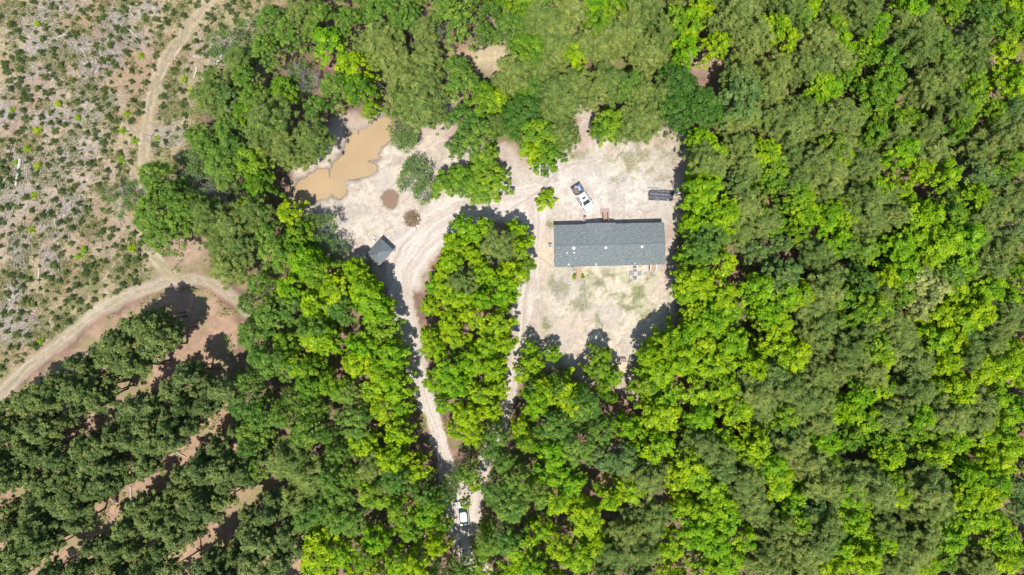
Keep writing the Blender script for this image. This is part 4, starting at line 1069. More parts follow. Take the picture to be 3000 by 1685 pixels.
INFO = {  # proto radius, height, default radius, name, label words, category, group
 'L': (3.0, 11.5, 3.05, 'sweetgum_tree', 'lime-green lobed tree', 'sweetgum tree', 'lime-green trees'),
 'M': (3.1, 11.0, 3.0, 'broadleaf_tree', 'fresh-green broadleaf tree', 'broadleaf tree', 'fresh-green broadleaf trees'),
 'G': (3.5, 12.0, 3.3, 'oak_tree', 'mid-green leafy tree', 'leafy tree', 'mid-green leafy trees'),
 'D': (4.0, 12.5, 3.9, 'evergreen_tree', 'dense dark-green rounded tree', 'evergreen tree', 'dense dark-green trees'),
 'B': (3.2, 11.0, 3.1, 'maple_tree', 'pale sage-green leafy tree', 'pale leafy tree', 'pale sage-green trees'),
 'Y': (3.4, 12.0, 3.3, 'blossoming_tree', 'cream-yellow topped tree', 'flowering tree', 'cream-yellow trees'),
 'P': (3.5, 12.5, 3.0, 'pine_tree', 'grey-olive pine', 'pine tree', 'grey-olive forest pines'),
 'K': (2.0, 12.0, 1.75, 'plantation_pine_tree', 'dark plantation pine', 'plantation pine', 'planted rows of dark pines'),
 'T': (3.4, 13.5, 3.3, 'bare_tree', 'leafless grey tree', 'bare tree', 'leafless grey trees'),
 'S': (3.3, 9.5, 3.1, 'sparse_tree', 'thin-leaved twiggy tree', 'sparse tree', 'thin-leaved twiggy trees'),
}
HALL = (1786, 718)
ONES = 'zero one two three four five six seven eight nine'.split()
def word(v, fine=False):
    if fine:
        q = abs(int(round(v * 100))); a, b = divmod(q, 100)
        return ONES[a] + '-point-' + ONES[b // 10] + '-' + ONES[b % 10]
    v = abs(int(round(v * 10))); a, b = divmod(v, 10)
    return ONES[a] if b == 0 else ONES[a] + '-point-' + ONES[b]
SEEN = set()
def label_at(words, px, py):
    l = words + where(px, py)
    if l in SEEN: l = words + where(px, py, True)
    SEEN.add(l); return l
def where(px, py, fine=False):
    """place in the photo, in house lengths from the grey roof"""
    dx = (px - HALL[0]) / 325.0; dy = (HALL[1] - py) / 325.0
    return '%s house-lengths %s and %s %s the house' % (word(dx, fine), 'right' if dx >= 0 else 'left', word(dy, fine), 'above' if dy >= 0 else 'below')

SEEDS = """
L2010,60 L2018,112,2.2 P2158,52,3.8 P2222,112,3.0 L2265,60 L2290,130 P2310,25 L2350,20 G2340,60 P2400,110 L2460,95 L2475,150 P2530,45 L2580,50 P2620,60 L2690,30 P2700,70 L2760,20 L2795,15 G2860,70 B2900,60 L2910,15 L2970,20 L2955,90
P2440,150 L2520,160 L2590,180 P2680,140 G2740,110 G2765,160 P2830,130 P2850,185 L2930,170 L2985,230 D2050,285,4.2 D2068,325,3.6 B2165,280,4.4 P2170,235,3.4 P2180,340,3.4 P2280,210 P2275,270 P2350,190 P2400,205 L2375,240 L2405,265 L2600,235 L2595,295 P2700,270 P2745,220 P2790,255 P2800,320 L2860,250 L2840,300 L2890,330 L2960,250 B2950,320 L2540,275
P2280,335 P2320,370 P2440,320 P2480,355 P2400,345 L2610,350 L2565,385 B2372,372,2.2 L2670,360 P2720,395 L2800,390 P2860,430 P2950,385 L2905,355 P2640,410
L2108,425 P2085,450 P2090,480 P2160,440 P2185,480 L2240,450 L2270,475 L2070,530 L2070,560 B2150,540 P2320,460 P2385,480 P2420,520 P2340,525 L2425,420 P2450,440 L2470,465 P2530,470 L2640,470 L2685,505 P2600,440 P2520,510 L2795,500 B2850,500,3.6 B2905,535 P2745,450 L2560,545 L2945,470 L2262,515 L2330,565 P2960,540
L2060,590 L2120,600 B2170,575 P2185,620 P2240,635 P2160,670 L2075,640 L2140,640 L2222,640 L2350,590 L2330,620 L2275,650 G2100,690 B2055,690 P2410,580 L2432,630 L2400,660 L2470,600 L2485,645 P2530,600 P2575,580 P2600,625 P2550,665 L2680,620,3.6 L2722,655,3.4 L2785,640,3.8 B2770,580 L2850,585 P2900,630 P2950,600 B2960,660
G2060,740 L2105,765 L2030,790 B2275,720 P2390,740 P2425,795 G2500,720 L2450,700 L2540,745 L2625,735,3.6 L2690,700,3.6 L2755,715,4.0 L2815,700,3.8 L2825,760,3.4 L2665,775 L2730,770 P2890,780,3.4 P2935,740 P2865,690 L2975,780 L2885,830 P2870,620
L2040,835 L2120,840 B2260,830,3.8 B2305,800,3.4 L2350,860 P2440,835,3.2 G2520,805 L2580,820 L2620,860 Y2680,825,3.2 Y2718,845,3.4 Y2690,880,3.0 Y2725,880,2.8 L2800,850 G2775,820 L2860,860 L2500,870 L2460,875 L2520,905 P2370,890 P2570,865,2.4 L2240,870 L2285,880
L2080,900 L2132,915,2.8 L2250,920 L2290,940 L2100,960 P2550,935 P2600,955 P2655,965 P2620,1000 P2420,950 L2480,930 P2500,975 L2740,935 L2800,930 L2860,915 P2950,920 P2925,960 P2880,1000 B2820,985 L2940,870 
L2050,1000 L2150,1010 L2115,1060 L2180,1065 L2060,1080 L2280,1000 L2305,1045 L2265,1060 L2355,1045 P2420,1010 P2455,1040 P2400,1075 P2510,1060 L2568,1010 L2582,1050 P2640,1010 P2680,1050 P2440,1100 P2545,1100 L2730,1000 L2785,1010 L2760,1065 P2840,1050 L2900,1020 L2925,1065 L2880,1095 L2965,1040 B2240,1105
L2040,1140 L2130,1150 L2060,1230 L2155,1205 L2110,1280 L2040,1290 P2215,1150 P2235,1195 P2300,1150 P2350,1145 P2405,1170 P2345,1190 L2290,1225 L2510,1155 L2580,1140 L2500,1205 L2545,1235 L2485,1270 L2560,1275 L2435,1210 P2640,1170 P2685,1150 P2620,1225 L2740,1140 L2790,1175 L2805,1130 P2735,1225 P2785,1215 P2860,1185 P2845,1235 L2680,1210 L2925,1150 L2965,1200 L2930,1240
L2880,1280 L2940,1295 B2280,1285 B2310,1305 L2200,1290 L2185,1330 P2395,1235 P2335,1335 P2370,1360 L2262,1365 L2295,1385 P2060,1325 P2105,1335 B2112,1385 L2040,1385 L2085,1430 L2015,1350 L2430,1375 L2395,1390 L2660,1275 L2620,1290 L2600,1340 L2720,1270 L2715,1320 L2760,1335 L2790,1290
P2450,1415 P2490,1395 P2510,1435 P2410,1430 P2565,1415 P2590,1465 P2690,1385 P2735,1415 P2700,1450 P2745,1485 P2685,1495 L2632,1410 L2620,1455 L2850,1405 L2815,1445 L2900,1400 L2885,1450 L2860,1505 L2825,1545 L2780,1575 L2940,1350 B2970,1430 P2185,1405 P2205,1450 P2215,1495 L2105,1480 L2140,1515 L2055,1500 L2045,1560 L2280,1430 L2315,1465 L2285,1500 L2330,1535 B2385,1475 B2365,1510 P2430,1525 L2490,1450 L2525,1485 L2500,1525 L2525,1565
P2600,1535 P2630,1570 L2575,1585 P2250,1590 P2285,1640 P2325,1615 P2370,1600 P2405,1575 P2365,1650 P2220,1655 P2300,1565 L2100,1600 L2060,1650 L2155,1575 L2145,1645 L2460,1605 L2440,1655 P2580,1625 P2625,1655 P2685,1605 P2705,1560 L2540,1645 L2712,1655 P2820,1635 P2865,1655 L2760,1615 L2905,1525 L2935,1575 L2975,1605 L2950,1655
G1030,60 G1100,50 G1165,40 P1085,125 P1130,110 T1275,85 P1265,110,2.8 G1200,70 G1340,60 G1412,98,2.2 L1500,40,2.6 L1550,30 P1600,40 P1635,85 P1600,130 P1625,175 P1595,215 L1740,20 L1765,65 P1680,30 P1850,55 P1900,45 P1930,95 P1850,115 P1800,110 P1885,165 P1935,170 P1765,145 P1720,120 L1968,60 L1990,145 L1680,150 G1500,95 L1540,150 G1560,190 G1535,112,2.0 P1500,210 P1485,252,2.5 L1425,258,2.3 L1445,275 P1200,260 P1235,235 P1190,215 P1150,170 P1180,305 P1230,300,3.8 P1260,330,2.6 L1040,200 L1050,260 G1350,240 G1345,190,2.4 P1645,265 P1685,240 P1650,300 P1615,330 G1570,250 L1550,270 D1545,320,3.8 D1505,355,3.2 L1580,405,3.8 L1605,445,3.0 L1570,460,2.4 P1640,380 P1672,405,2.6 G1350,345,3.2 G1375,400,3.4 G1340,410,2.2 P1440,355,2.0 P1450,385,1.8 L1420,290 G1840,230 G1815,255 P1750,270 P1785,235 L1800,350,3.2 L1775,365,2.4 P1870,335 P1905,335 P1875,285 P1925,300 D1975,240,4.2 D1990,320,4.2 G1420,50,2.3 P1240,180
L1420,480,3.2 L1440,525,3.4 L1400,540,2.8 L1350,525,3.0 L1305,535,2.6 S1220,515,4.0 S1245,555,2.6 S1210,480,2.4 M1085,318,2.0 S1165,378,3.0 S1190,395,2.6
P680,190 G780,150 G860,100 P870,50 G930,60 L960,130 B660,300 P640,265 P600,275 G720,250 G745,290 L720,320 L830,270 T905,235 T895,372,2.2 T850,195,2.4 T940,100,2.6 T700,590,2.4 T1240,45,2.6 T2790,330,2 T1130,250,2.4 S870,220 P800,360,4.0 P830,410 P780,425 P860,440 P900,395 P885,455 G670,375 G605,400 G620,445 S570,400 L735,490,3.6 L770,530,2.8 T615,545 S650,530 G450,525 G495,550 S560,460 S555,510 G640,480 G690,440 S650,120 S720,90 G800,60 T870,60,2.6
G480,600,3.8 G520,590,3.4 G450,650,3.2 G490,690,3.6 G520,645,3.4 G560,620,3.2 S330,595,2.6 S380,560,2.6 S300,560,2.0 P625,640 P680,650 P640,715 P700,725 P660,765,3.0 T600,575,2.4 L720,600,2.6 P745,620,2.6 L850,620,2.4 L880,680,3.0 L860,725 L900,785,3.2 L930,800 G810,745 G790,700 G760,830,2.8 S930,670,3.2 S965,720,2.8 S900,655,2.4
L855,855 G850,905 G905,950 G780,960 G805,920 G740,990 G760,1040 G805,1065 L940,900 L920,985 L960,1000 L860,1060 L900,1085 G730,870,2.4 G1010,900 G1020,1150
L1050,840,2.8 L1040,790,2.4 L1065,870 L1090,910 L1118,960 L1080,1000 L1140,1045 L1050,1055 L1110,1085 L1150,1125 L1000,850
G730,1180 G785,1220 G750,1285 G830,1200 G720,1305,2.6 G755,1370,3 L900,1130 L960,1130 G870,1170 G930,1200 G900,1265 P850,1370 P900,1400 P820,1335 P880,1445 G960,1390 G950,1500 G900,1525 G1000,1450 L945,1595,3.6 L985,1630 L935,1650
L1100,1150 L1130,1205 L1170,1265 G1035,1235 L1060,1300 L1130,1330 L1195,1335 L1225,1385,2.6 G1030,1400 G1150,1400 G1225,1440,2.8 L1180,1500 L1245,1500,2.8 L1100,1440 G1020,1520 L1100,1580 L1200,1560,2.8 L1170,1640 L1250,1655,2.6 L1180,1200,2.0 P1075,1370
L1370,670,3.0 L1400,690,3.0 L1340,720,2.6 L1325,760,2.8 P1455,735,3.3 L1515,660,2.0 L1525,690,2.2 L1530,735,2.4 L1390,745,2.4 P1355,815,2.8 L1300,800,2.4 L1410,810,2.6 L1470,830,3.0 L1505,800,2.8 L1535,785,2.2 L1310,860,2.8 L1270,840,2.2 L1360,880,2.8 L1430,870,2.6 L1490,870,2.8 L1260,900,2.0 L1310,930,2.6 L1400,930,2.8 L1460,940,2.8 L1270,980,2.4 L1340,990,2.8 L1420,1000,2.8 L1475,1010,2.6 L1260,1040,2.4 L1310,1060,2.8 L1380,1070,2.8 L1450,1080,2.8 L1280,1120,2.6 L1340,1130,2.8 L1410,1150,2.8 L1465,1150,2.2 L1310,1190,2.4 L1370,1210,2.8 L1425,1215,2.4 G1450,1270,2.8 G1415,1310,2.6 L1345,1260,2.2 L1375,1290,2.4 G1372,1375,2.2 L1392,1425,1.4 G1352,1398,1.7
L1558,1060,2.3 L1540,1090,2.2 L1552,1030,1.6 L1616,1027,1.6 L1762,1040,2.0 L1755,1085,2.5 L1790,1105,2.0 L1770,1120,1.8 L1650,1150,3.2 L1690,1180,3.0 L1600,1170 L1560,1200 G1625,1118,2.2 G1700,1210 G1755,1260 G1660,1250 G1705,1305 G1560,1140,2.4 L1775,1150,1.3 L1795,1165,1.1 L1540,1250,2.4 L1550,1290 L1605,1325 B1800,1335 B1750,1340 G1620,1270 G1450,1425 G1515,1415 G1480,1480 G1555,1475 L1600,1400 L1620,1480 L1665,1400 L1700,1525 L1800,1450 L1850,1430 P1870,1390,3 P1905,1410,3 P1830,1560 P1870,1600 P1900,1520 P1810,1620 G1440,1590,2.8 G1485,1575 L1530,1585 L1560,1640 L1415,1665,1.7 L1640,1600 L1700,1640 L1905,1200 L1955,1150 L1940,1300 L1985,1400 L1895,1300 L1960,1600 L1367,1476,1.1 S1305,1440,2.3 S1330,1440,1.5 M1278,1535,2.3 L1280,1600,2.5 G1335,1650,2.6 G1310,1690 M1420,1545,1.6 M1405,1610,2.0 M1275,1480,2.4 G1350,1700,2.4 S1325,1415,1.8
L1882,1100,2.0 L1890,1130,2.2 L1912,1050,2.4 L1938,1022,2.4 L1960,1030,3.0 L1990,1060 L1940,1080 L1900,1130,2.6 L2000,990 L1945,1220
L2056,400,2.2 L2058,450,2.2 L2060,505,2.2 L2062,560,2.2 L2056,605,2.2 L2044,650,2.2 L2030,700,2.2 L2026,752,2.2 L2018,808,2.2 L2022,855,2.3 L2042,900,2.4 L2044,945,2.4
"""
TREES = []   # (kind, px, py, R)
for tok in SEEDS.split():
    k = tok[0]; v = [float(a) for a in tok[1:].split(',')]
    TREES.append([k, v[0], v[1], v[2] * (.93 if 1230 < v[0] < 1545 and 640 < v[1] < 1330 else 1) if len(v) > 2 else INFO[k][2] * random.uniform(.88, 1.15)])
# openings in the canopy
OPEN = [np.array(p, float) for p in [
    [(1345,130),(1380,110),(1440,20),(1480,40),(1495,130),(1520,90),(1530,120),(1490,190),(1440,215),(1390,190)],
    [(1245,185),(1300,180),(1345,200),(1340,235),(1290,225),(1240,210)], [(1660,290),(1735,285),(1740,380),(1690,420),(1655,400)], [(2000,180),(2090,130),(2145,160),(2110,200),(2010,215)],
    [(1410,405),(1480,400),(1540,410),(1540,460),(1430,440)], [(2170,680),(2205,680),(2210,770),(2165,785)], [(2190,850),(2215,850),(2225,980),(2200,985)], [(2195,1195),(2260,1200),(2250,1250),(2190,1255)],
    [(1800,1060),(1850,1080),(1895,1160),(1880,1215),(1800,1240),(1700,1180),(1710,1120),(1770,1140)], [(500,690),(590,680),(600,780),(500,790)], [(1410,620),(1500,640),(1500,690),(1430,690)], [(1700,1350),(1740,1400),(1740,1530),(1700,1540)],
    [(2130,385),(2180,380),(2185,410),(2130,410)], [(1280,270),(1345,270),(1345,430),(1290,430)], [(1870,1440),(1910,1440),(1905,1490),(1865,1490)], [(1735,1530),(1790,1560),(1780,1640),(1740,1600)],
    [(1520,1330),(1590,1340),(1580,1385),(1530,1380)]]]
def inside(P, x, y):
    c = False; n = len(P)
    for i in range(n):
        a, b = P[i], P[i - 1]
        if (a[1] > y) != (b[1] > y) and x < (b[0] - a[0]) * (y - a[1]) / (b[1] - a[1]) + a[0]: c = not c
    return c
FOREST = [np.array(p, float) for p in [
    [(830,-60),(2010,-60),(2010,360),(1840,355),(1740,340),(1665,290),(1665,390),(1600,450),(1520,390),(1400,385),(1400,350),(1290,300),(1250,330),(1160,330),(1140,300),(1000,290),(920,350),(880,430),(800,480),(800,600),
     (880,650),(890,700),(970,790),(1060,800),(1110,880),(1140,1000),(1200,1180),(1235,1300),(1265,1420),(1290,1560),(1300,1740),(935,1740),(910,1560),(820,1420),(720,1280),(710,1130),(735,940),(720,850),(610,780),(620,740),(560,680),(450,690),(400,610),
     (300,580),(310,555),(440,520),(540,480),(560,410),(600,330),(620,250),(700,200),(790,120)],
    [(1420,1740),(1415,1480),(1440,1400),(1500,1290),(1520,1170),(1580,1120),(1700,1140),(1760,1200),(1860,1220),(1900,1180),(1870,1080),(1910,1020),(2000,960),(2040,860),(2030,740),(2060,600),(2070,480),(2060,360),(2010,-60),(3060,-60),(3060,1740)]]]
seeds = [(t[0], t[1], t[2]) for t in TREES]
SA = np.array([(s[1], s[2]) for s in seeds])
r2 = np.random.default_rng(99)
PX = [(t[1], t[2], t[3]) for t in TREES]
for _ in range(9000):
    x, y = r2.uniform(-40, 3060), r2.uniform(-60, 1745)
    if not any(inside(P, x, y) for P in FOREST) or any(inside(P, x, y) for P in OPEN): continue
    k = seeds[int(np.argmin(((SA - (x, y)) ** 2).sum(1)))][0]
    if k in 'TY': k = 'G'
    if k in 'PB' and x > 2000 and r2.uniform() < .35: k = 'L'
    R = INFO[k][2] * r2.uniform(.7, 1.0)
    A_ = np.array(PX); d = np.hypot(A_[:, 0] - x, A_[:, 1] - y)
    if (d < (A_[:, 2] + R) * 16 * .69).any(): continue
    TREES.append([k, x, y, R]); PX.append((x, y, R))
# plantation rows
PLP = np.array([(-60,1270),(0,1215),(60,1170),(120,1120),(240,1030),(340,975),(440,915),(490,905),(520,960),(520,1010),(600,1090),(660,1120),(690,1170),(700,1290),(790,1400),(830,1480),(900,1570),(915,1740),(-60,1740)], float)
for gi, g in enumerate((-190, 34, 270, 506, 742, 978)):
    for off in (12, 50, 84, 118, 152, 186):
        n_ = g + off
        s_ = -900 + r2.uniform(0, 40)
        while s_ < 900:
            s_ += r2.uniform(34, 46)
            x = .64 * n_ + .77 * s_ + r2.normal() * 9; y = 1120 + .77 * n_ - .64 * s_ + r2.normal() * 9
            if inside(PLP, x, y) and r2.uniform() < (.14 if off == 12 else .86): TREES.append(['K', x, y, 1.72 * r2.uniform(.75, 1.3)])
for x, y, R in ((570,1010,2.2), (640,1060,2.2), (700,1130,2.0)): pass
# short trees get lower heights
def place_tree(k, px, py, R):
    pr, ph, dr_, name, words, cat, grp = INFO[k]
    s = R / pr
    hs = max(.45, min(1.25, .45 + .55 * R / dr_)) * random.uniform(.86, 1.14)
    if k == 'L' and R < 2.1: hs *= .85
    if 1180 < px < 1475 and 470 < py < 570: hs *= .6
    H_ = ph * hs
    x, y = at(px, py, H_ * .78)
    P = PROTO[k]; cr, tk = P[random.randrange(len(P))]
    size = 'large ' if R > dr_ * 1.12 else ('small ' if R < dr_ * .8 else '')
    t = empty(name, (x, y, hgt(x, y)), random.uniform(0, 2 * PI))
    t.scale = (s * random.uniform(.95, 1.05), s * random.uniform(.86, 1.1), hs)
    t.rotation_euler = (random.gauss(0, .06), random.gauss(0, .06), t.rotation_euler[2])
    tag(t, label_at(size + words + ', ', px, py), cat, grp)
    if cr: link_mesh('crown', cr, t)
    link_mesh('trunk', tk, t)
    return t
from collections import Counter
for i_, t_ in enumerate(TREES):
    if t_[0] == 'L':
        x_, y_ = t_[1], t_[2]
        q_ = float(vnoise(np.array([x_ / 190.0]), np.array([y_ / 190.0]), 9)[0]) + ((i_ * 7919) % 97) / 97 * .5 + (.22 if (x_ < 1000 or y_ < 650 and x_ < 2000) else 0) + (.06 if x_ > 2250 else -.05)
        if q_ > .93: t_[0] = 'M'
cnt = Counter(t[0] for t in TREES); print('TREES', cnt)
for t in TREES: place_tree(*t)
# low bush alone beside the pickup
bcr, btk = broadleaf(990, 1.6, 3.2, M_LIME, nclump=60, leaf=.13, perc=60, spread=.36, lobes=8, dome=.85, under=.3)
x, y = at(1601, 583, 1.6); t = empty('lone_bush', (x, y, hgt(x, y)), .5); tag(t, 'bushy green shrub alone on the sand left of the pickup', 'bush')
link_mesh('foliage', bcr, t); link_mesh('stem', btk, t); t.scale = (1.22, 1.15, 1.05)
for px, py, sx, sy, lb in [(1683, 811, .22, .42, 'narrow yellow-green bush left of the long back steps'), (1706.5, 810, .16, .36, 'narrow yellow-green bush right of the long back steps')]:
    x, y = at(px, py, .4); t = empty('garden_bush', (x, y, hgt(x, y)), 0); tag(t, lb, 'bush'); t.scale = (sx, sy, .26)
    link_mesh('foliage', bcr, t); link_mesh('stem', btk, t)
x, y = at(1710, 812, .2); o = MB(); o.cyl((0, 0), .12, -.03, .28, 16, .17); o.torus((0, 0, .28), .165, .02, n=20, m=6)
tag(o.build('plant_pot', M_TRIM, None, (x, y, hgt(x, y)), smooth=True), 'black plant pot at the right bush of the back steps', 'plant pot')

# ------------------------------------------------------------------ shrubs of the clear-cut
def shrub(seed, mat, R=.75, H=1.35):
    r = np.random.default_rng(seed); Cn = []; Ti = []
    for k in range(9):
        a = k * 2.4 + r.normal() * .4; d = R * r.uniform(.1, 1.0); c = np.array([math.cos(a) * d, math.sin(a) * d, H * (1 - .62 * d / R) * r.uniform(.6, .95)]); n = 46
        q = rnd_dir(r, n) * r.uniform(.3, 1, n)[:, None] * np.array([.30, .30, .30]) * r.uniform(.7, 1.3) * R / .7
        q[:, :2] += np.array([math.cos(a), math.sin(a)]) * r.uniform(-.3, .5, n)[:, None] * .45
        Cn.append(c + q); Ti.append(np.clip(r.uniform(.15, .85) + r.normal(size=n) * .12, 0, 1))
    p = np.concatenate(Cn); p[:, 2] = np.abs(p[:, 2]) + .04; n = len(p); nn = r.normal(size=(n, 3)) * .45 + np.array([0, 0, .9]) + p * .3
    return leafmesh('foliage', p, nn, .11 * r.uniform(.6, 1.3, n), np.concatenate(Ti), mat, .5)
SHR = [shrub(900 + i, M_SHRUB) for i in range(5)] + [shrub(920, M_LIME, .75, 1.0)]
stem_me = branch_mesh('stem', [limb(np.random.default_rng(1), (0, 0, -.1), (0, 0, .75), .03, .012, 3)] + [limb(np.random.default_rng(i), (0, 0, .15), (math.cos(i * 2.1) * .4, math.sin(i * 2.1) * .4, .5), .015, .006, 3) for i in range(4)], M_BARK, 4)
CLP = np.array([(-60,-60),(810,-60),(760,90),(640,190),(575,250),(560,330),(530,400),(480,430),(420,500),(300,540),(330,640),(420,680),(430,760),(420,830),(280,890),(170,970),(60,1060),(-60,1150)], float)
pts = []
r3 = np.random.default_rng(5)
otl = np.array([(600,20),(530,115),(480,190),(455,260),(435,340),(425,430),(420,500)], float)
for _ in range(20000):
    x, y = r3.uniform(-40, 800), r3.uniform(-40, 1140)
    if not inside(CLP, x, y): continue
    if np.hypot(*(otl - (x, y)).T).min() < 14: continue
    if any(abs(x - (a[0] + (b[0] - a[0]) * (y - a[1]) / (b[1] - a[1] + 1e-9))) < 26 and min(a[1], b[1]) <= y <= max(a[1], b[1]) for a, b in zip(otl[:-1], otl[1:])): continue
    if pts and (np.hypot(*(np.array(pts)[:, :2] - (x, y)).T) < 25 * r3.uniform(.75, 1.4)).any(): continue
    pts.append((x, y))
print('SHRUBS', len(pts))
extra = []
vis = [p for p in pts if 0 < p[0] and 0 < p[1]]
r3.shuffle(vis)
big_s = [(x, y, r3.uniform(.38, .98)) for x, y in vis]
big_s.sort(key=lambda q: -q[2])
for i, (x, y, s) in enumerate(big_s):
    wx, wy = at(x, y, .4)
    if i < 300:
        lime = (i % 13 == 0)
        t = empty('young_shrub', (wx, wy, hgt(wx, wy)), r3.uniform(0, 6.28)); t.scale = (s * 1.1, s * r3.uniform(.7, 1.1), s)
        tag(t, label_at(('yellow-green' if lime else 'dark green') + ' shrub in clear-cut, ', x, y), 'shrub', 'young shrubs of the clear-cut')
        link_mesh('foliage', SHR[5] if lime else SHR[i % 5], t); link_mesh('stem', stem_me, t)
    else: extra.append((wx, wy, s))
def scatter(name, pts3, S, mat, label, seed=1, aspect=.5, up=.9, cat=None):
    r = np.random.default_rng(seed); n = len(pts3)
    me = leafmesh(name, pts3, r.normal(size=(n, 3)) * .5 + np.array([0, 0, up]), S, np.clip(r.normal(.5, .25, n), 0, 1), mat, aspect)
    o = link_mesh(name, me); tag(o, label, cat, kind='stuff'); return o
# remaining small shrubs: one object
V_ = []; r = np.random.default_rng(8)
for wx, wy, s in extra:
    n = 110; a = r.uniform(0, 6.28, n); rho = .6 * s * np.sqrt(r.uniform(0, 1, n)); rho = rho * (1 + .55 * np.sin(a * 3 + wx) + .3 * np.sin(a * 5 + wy)); V_.append(np.stack([wx + np.cos(a) * rho, wy + np.sin(a) * rho * .8, hgt(wx, wy) + .06 + .7 * s * np.maximum(0, 1 - rho / .9) * r.uniform(.3, 1, n)], 1))
if V_:
    V_ = np.concatenate(V_); scatter('small_shrubs', V_, .12 * r.uniform(.6, 1.4, len(V_)), M_SHRUB, 'smallest dark green shrubs scattered over the clear-cut', 3, cat='shrubs')
# weeds, straw
def scat_mask(n, mask_fn, zr, seed, box=(-97, 97, -56, 56)):
    r = np.random.default_rng(seed); x = r.uniform(box[0], box[1], n); y = r.uniform(box[2], box[3], n)
    i = np.clip(np.searchsorted(gx, x), 1, nx - 1); j = np.clip(np.searchsorted(gy, y), 1, ny - 1)
    k = mask_fn(j, i, r); x, y, i, j = x[k], y[k], i[k], j[k]
    return np.stack([x, y, Z[j, i] + r.uniform(*zr, len(x))], 1), r
wn_ = fbm(X, Y, .45, 4, 111)
p, r = scat_mask(170000, lambda j, i, r: (sd_clear[j, i] < 0) & (wn_[j, i] + r.normal(size=len(i)) * .06 > .535) & (ot[j, i] > 1) & (tr[j, i] > 1.1), (.02, .28), 12, (-97, -40, -20, 56))
scatter('weeds', p, .145 * r.uniform(.5, 1.5, len(p)), M_WEED, 'low green weeds covering patches of the clear-cut', 5, cat='weeds')
p, r = scat_mask(120000, lambda j, i, r: (sd_clear[j, i] < 1) & (ot[j, i] > .9) & (tr[j, i] > 1.1) & (fine[j, i] > .45), (.02, .15), 13, (-97, -40, -20, 56))
scatter('dry_grass', p, .12 * r.uniform(.5, 1.6, len(p)), M_STRAW, 'dry straw and twigs lying over the clear-cut', 6, .12, cat='dry grass')
un = fbm(X, Y, .3, 4, 555)
p, r = scat_mask(260000, lambda j, i, r: (sd_clear[j, i] > -1) & (sd_sand[j, i] > .8) & (dr[j, i] > 1.15) & (la[j, i] > 1.15) & (tr[j, i] > 1.2) & (un[j, i] > .55 + .07 * (sd_plant[j, i] < 0)) & (sd_pond[j, i] > 2), (.05, 1.1), 14)
scatter('undergrowth', p, .15 * r.uniform(.5, 1.5, len(p)), M_GREEN, 'low leafy undergrowth on the forest floor between the trees', 7, cat='undergrowth')
p, r = scat_mask(260000, lambda j, i, r: (sand_m[j, i] > .5) & (gpat[j, i] + r.normal(size=len(i)) * .15 > .62), (.0, .06), 15, (0, 34, -12, 32))
scatter('yard_grass', p, .055 * r.uniform(.5, 1.5, len(p)), foliage('yard_grass_blades', (.17, .20, .06), (.17, .20, .06), .2), 'thin green grass growing in patches on the sandy yard', 9, .35, cat='grass')
# tiny scattered clods and sprigs on the sand
p, r = scat_mask(6000, lambda j, i, r: (sand_m[j, i] > .6) & (sd_pond[j, i] > 1) & (vf[j, i] > .62), (.0, .05), 16, (-35, 34, -20, 34))
scatter('leaf_bits', p, .075 * r.uniform(.4, 1.6, len(p)), plain('dark_leaf', (.12, .10, .06), .9, var=.4), 'small dark leaves and sprigs strewn over the sand', 10, .7, cat='fallen leaves')

# woodland beyond the picture's edges, one object
r = np.random.default_rng(77); Q = []; T_ = []
for k in range(420):
    while True:
        x, y = r.uniform(-600, 3700), r.uniform(-650, 2400)
        if (x < -90 or x > 3090 or y < -90 or y > 1775) and not (x < 900 and y < 1150 + x * -.6): break
    wx, wy = at(x, y, 8); R_ = r.uniform(2.6, 4); n = 420
    a = r.uniform(0, 6.28, n); rho = R_ * np.sqrt(r.uniform(0, 1, n)) * (1 + .15 * np.sin(a * 5 + k)); Q.append(np.stack([wx + rho * np.cos(a), wy + rho * np.sin(a), 5 + 6 * (1 - (rho / R_ / 1.15) ** 2) + r.normal(size=n) * .5], 1)); T_.append(np.clip(r.uniform(.2, .8) + r.normal(size=n) * .1, 0, 1))
Q = np.concatenate(Q)
tag(link_mesh('woodland', leafmesh('woodland', Q, r.normal(size=(len(Q), 3)) * .4 + np.array([0, 0, 1]), .42 * r.uniform(.6, 1.3, len(Q)), np.concatenate(T_), M_GREEN)), 'continuous leafy forest around the clearing', 'woodland', kind='stuff')

# ------------------------------------------------------------------ slash debris, logs, brush pile
def sticks(n, gen, rmin, rmax, seed):
    r = np.random.default_rng(seed); VV = []; FF = []
    for i in range(n):
        x, y, z, az, l, el = gen(r); rad = r.uniform(rmin, rmax)
        d = np.array([math.cos(az) * math.cos(el), math.sin(az) * math.cos(el), math.sin(el)]); c = np.array([x, y, z])
        a = np.cross(d, (0, 0, 1.)); a /= np.linalg.norm(a) + 1e-9; b = np.cross(a, d); base = len(VV) * 8
        ring = [c + s * d * l / 2 + (a * math.cos(q) + b * math.sin(q)) * rad * (1 if s < 0 else .6) for s in (-1, 1) for q in (0, PI / 2, PI, 3 * PI / 2)]
        VV.append(ring)
        for j in range(4): FF.append((base + j, base + (j + 1) % 4, base + 4 + (j + 1) % 4, base + 4 + j))
    return np.array(VV).reshape(-1, 3), np.array(FF)
def g_slash(r):
    c = SL[r.integers(len(SL))]; px, py = c[0] + r.normal() * c[2] * .7, c[1] + r.normal() * c[3] * .7
    x, y = at(px, py); return x, y, hgt(x, y) + r.uniform(.02, .22), c[4] + r.normal() * .45, r.uniform(.4, 3.0), r.normal() * .05
v_, f_ = sticks(4200, g_slash, .02, .075, 21)
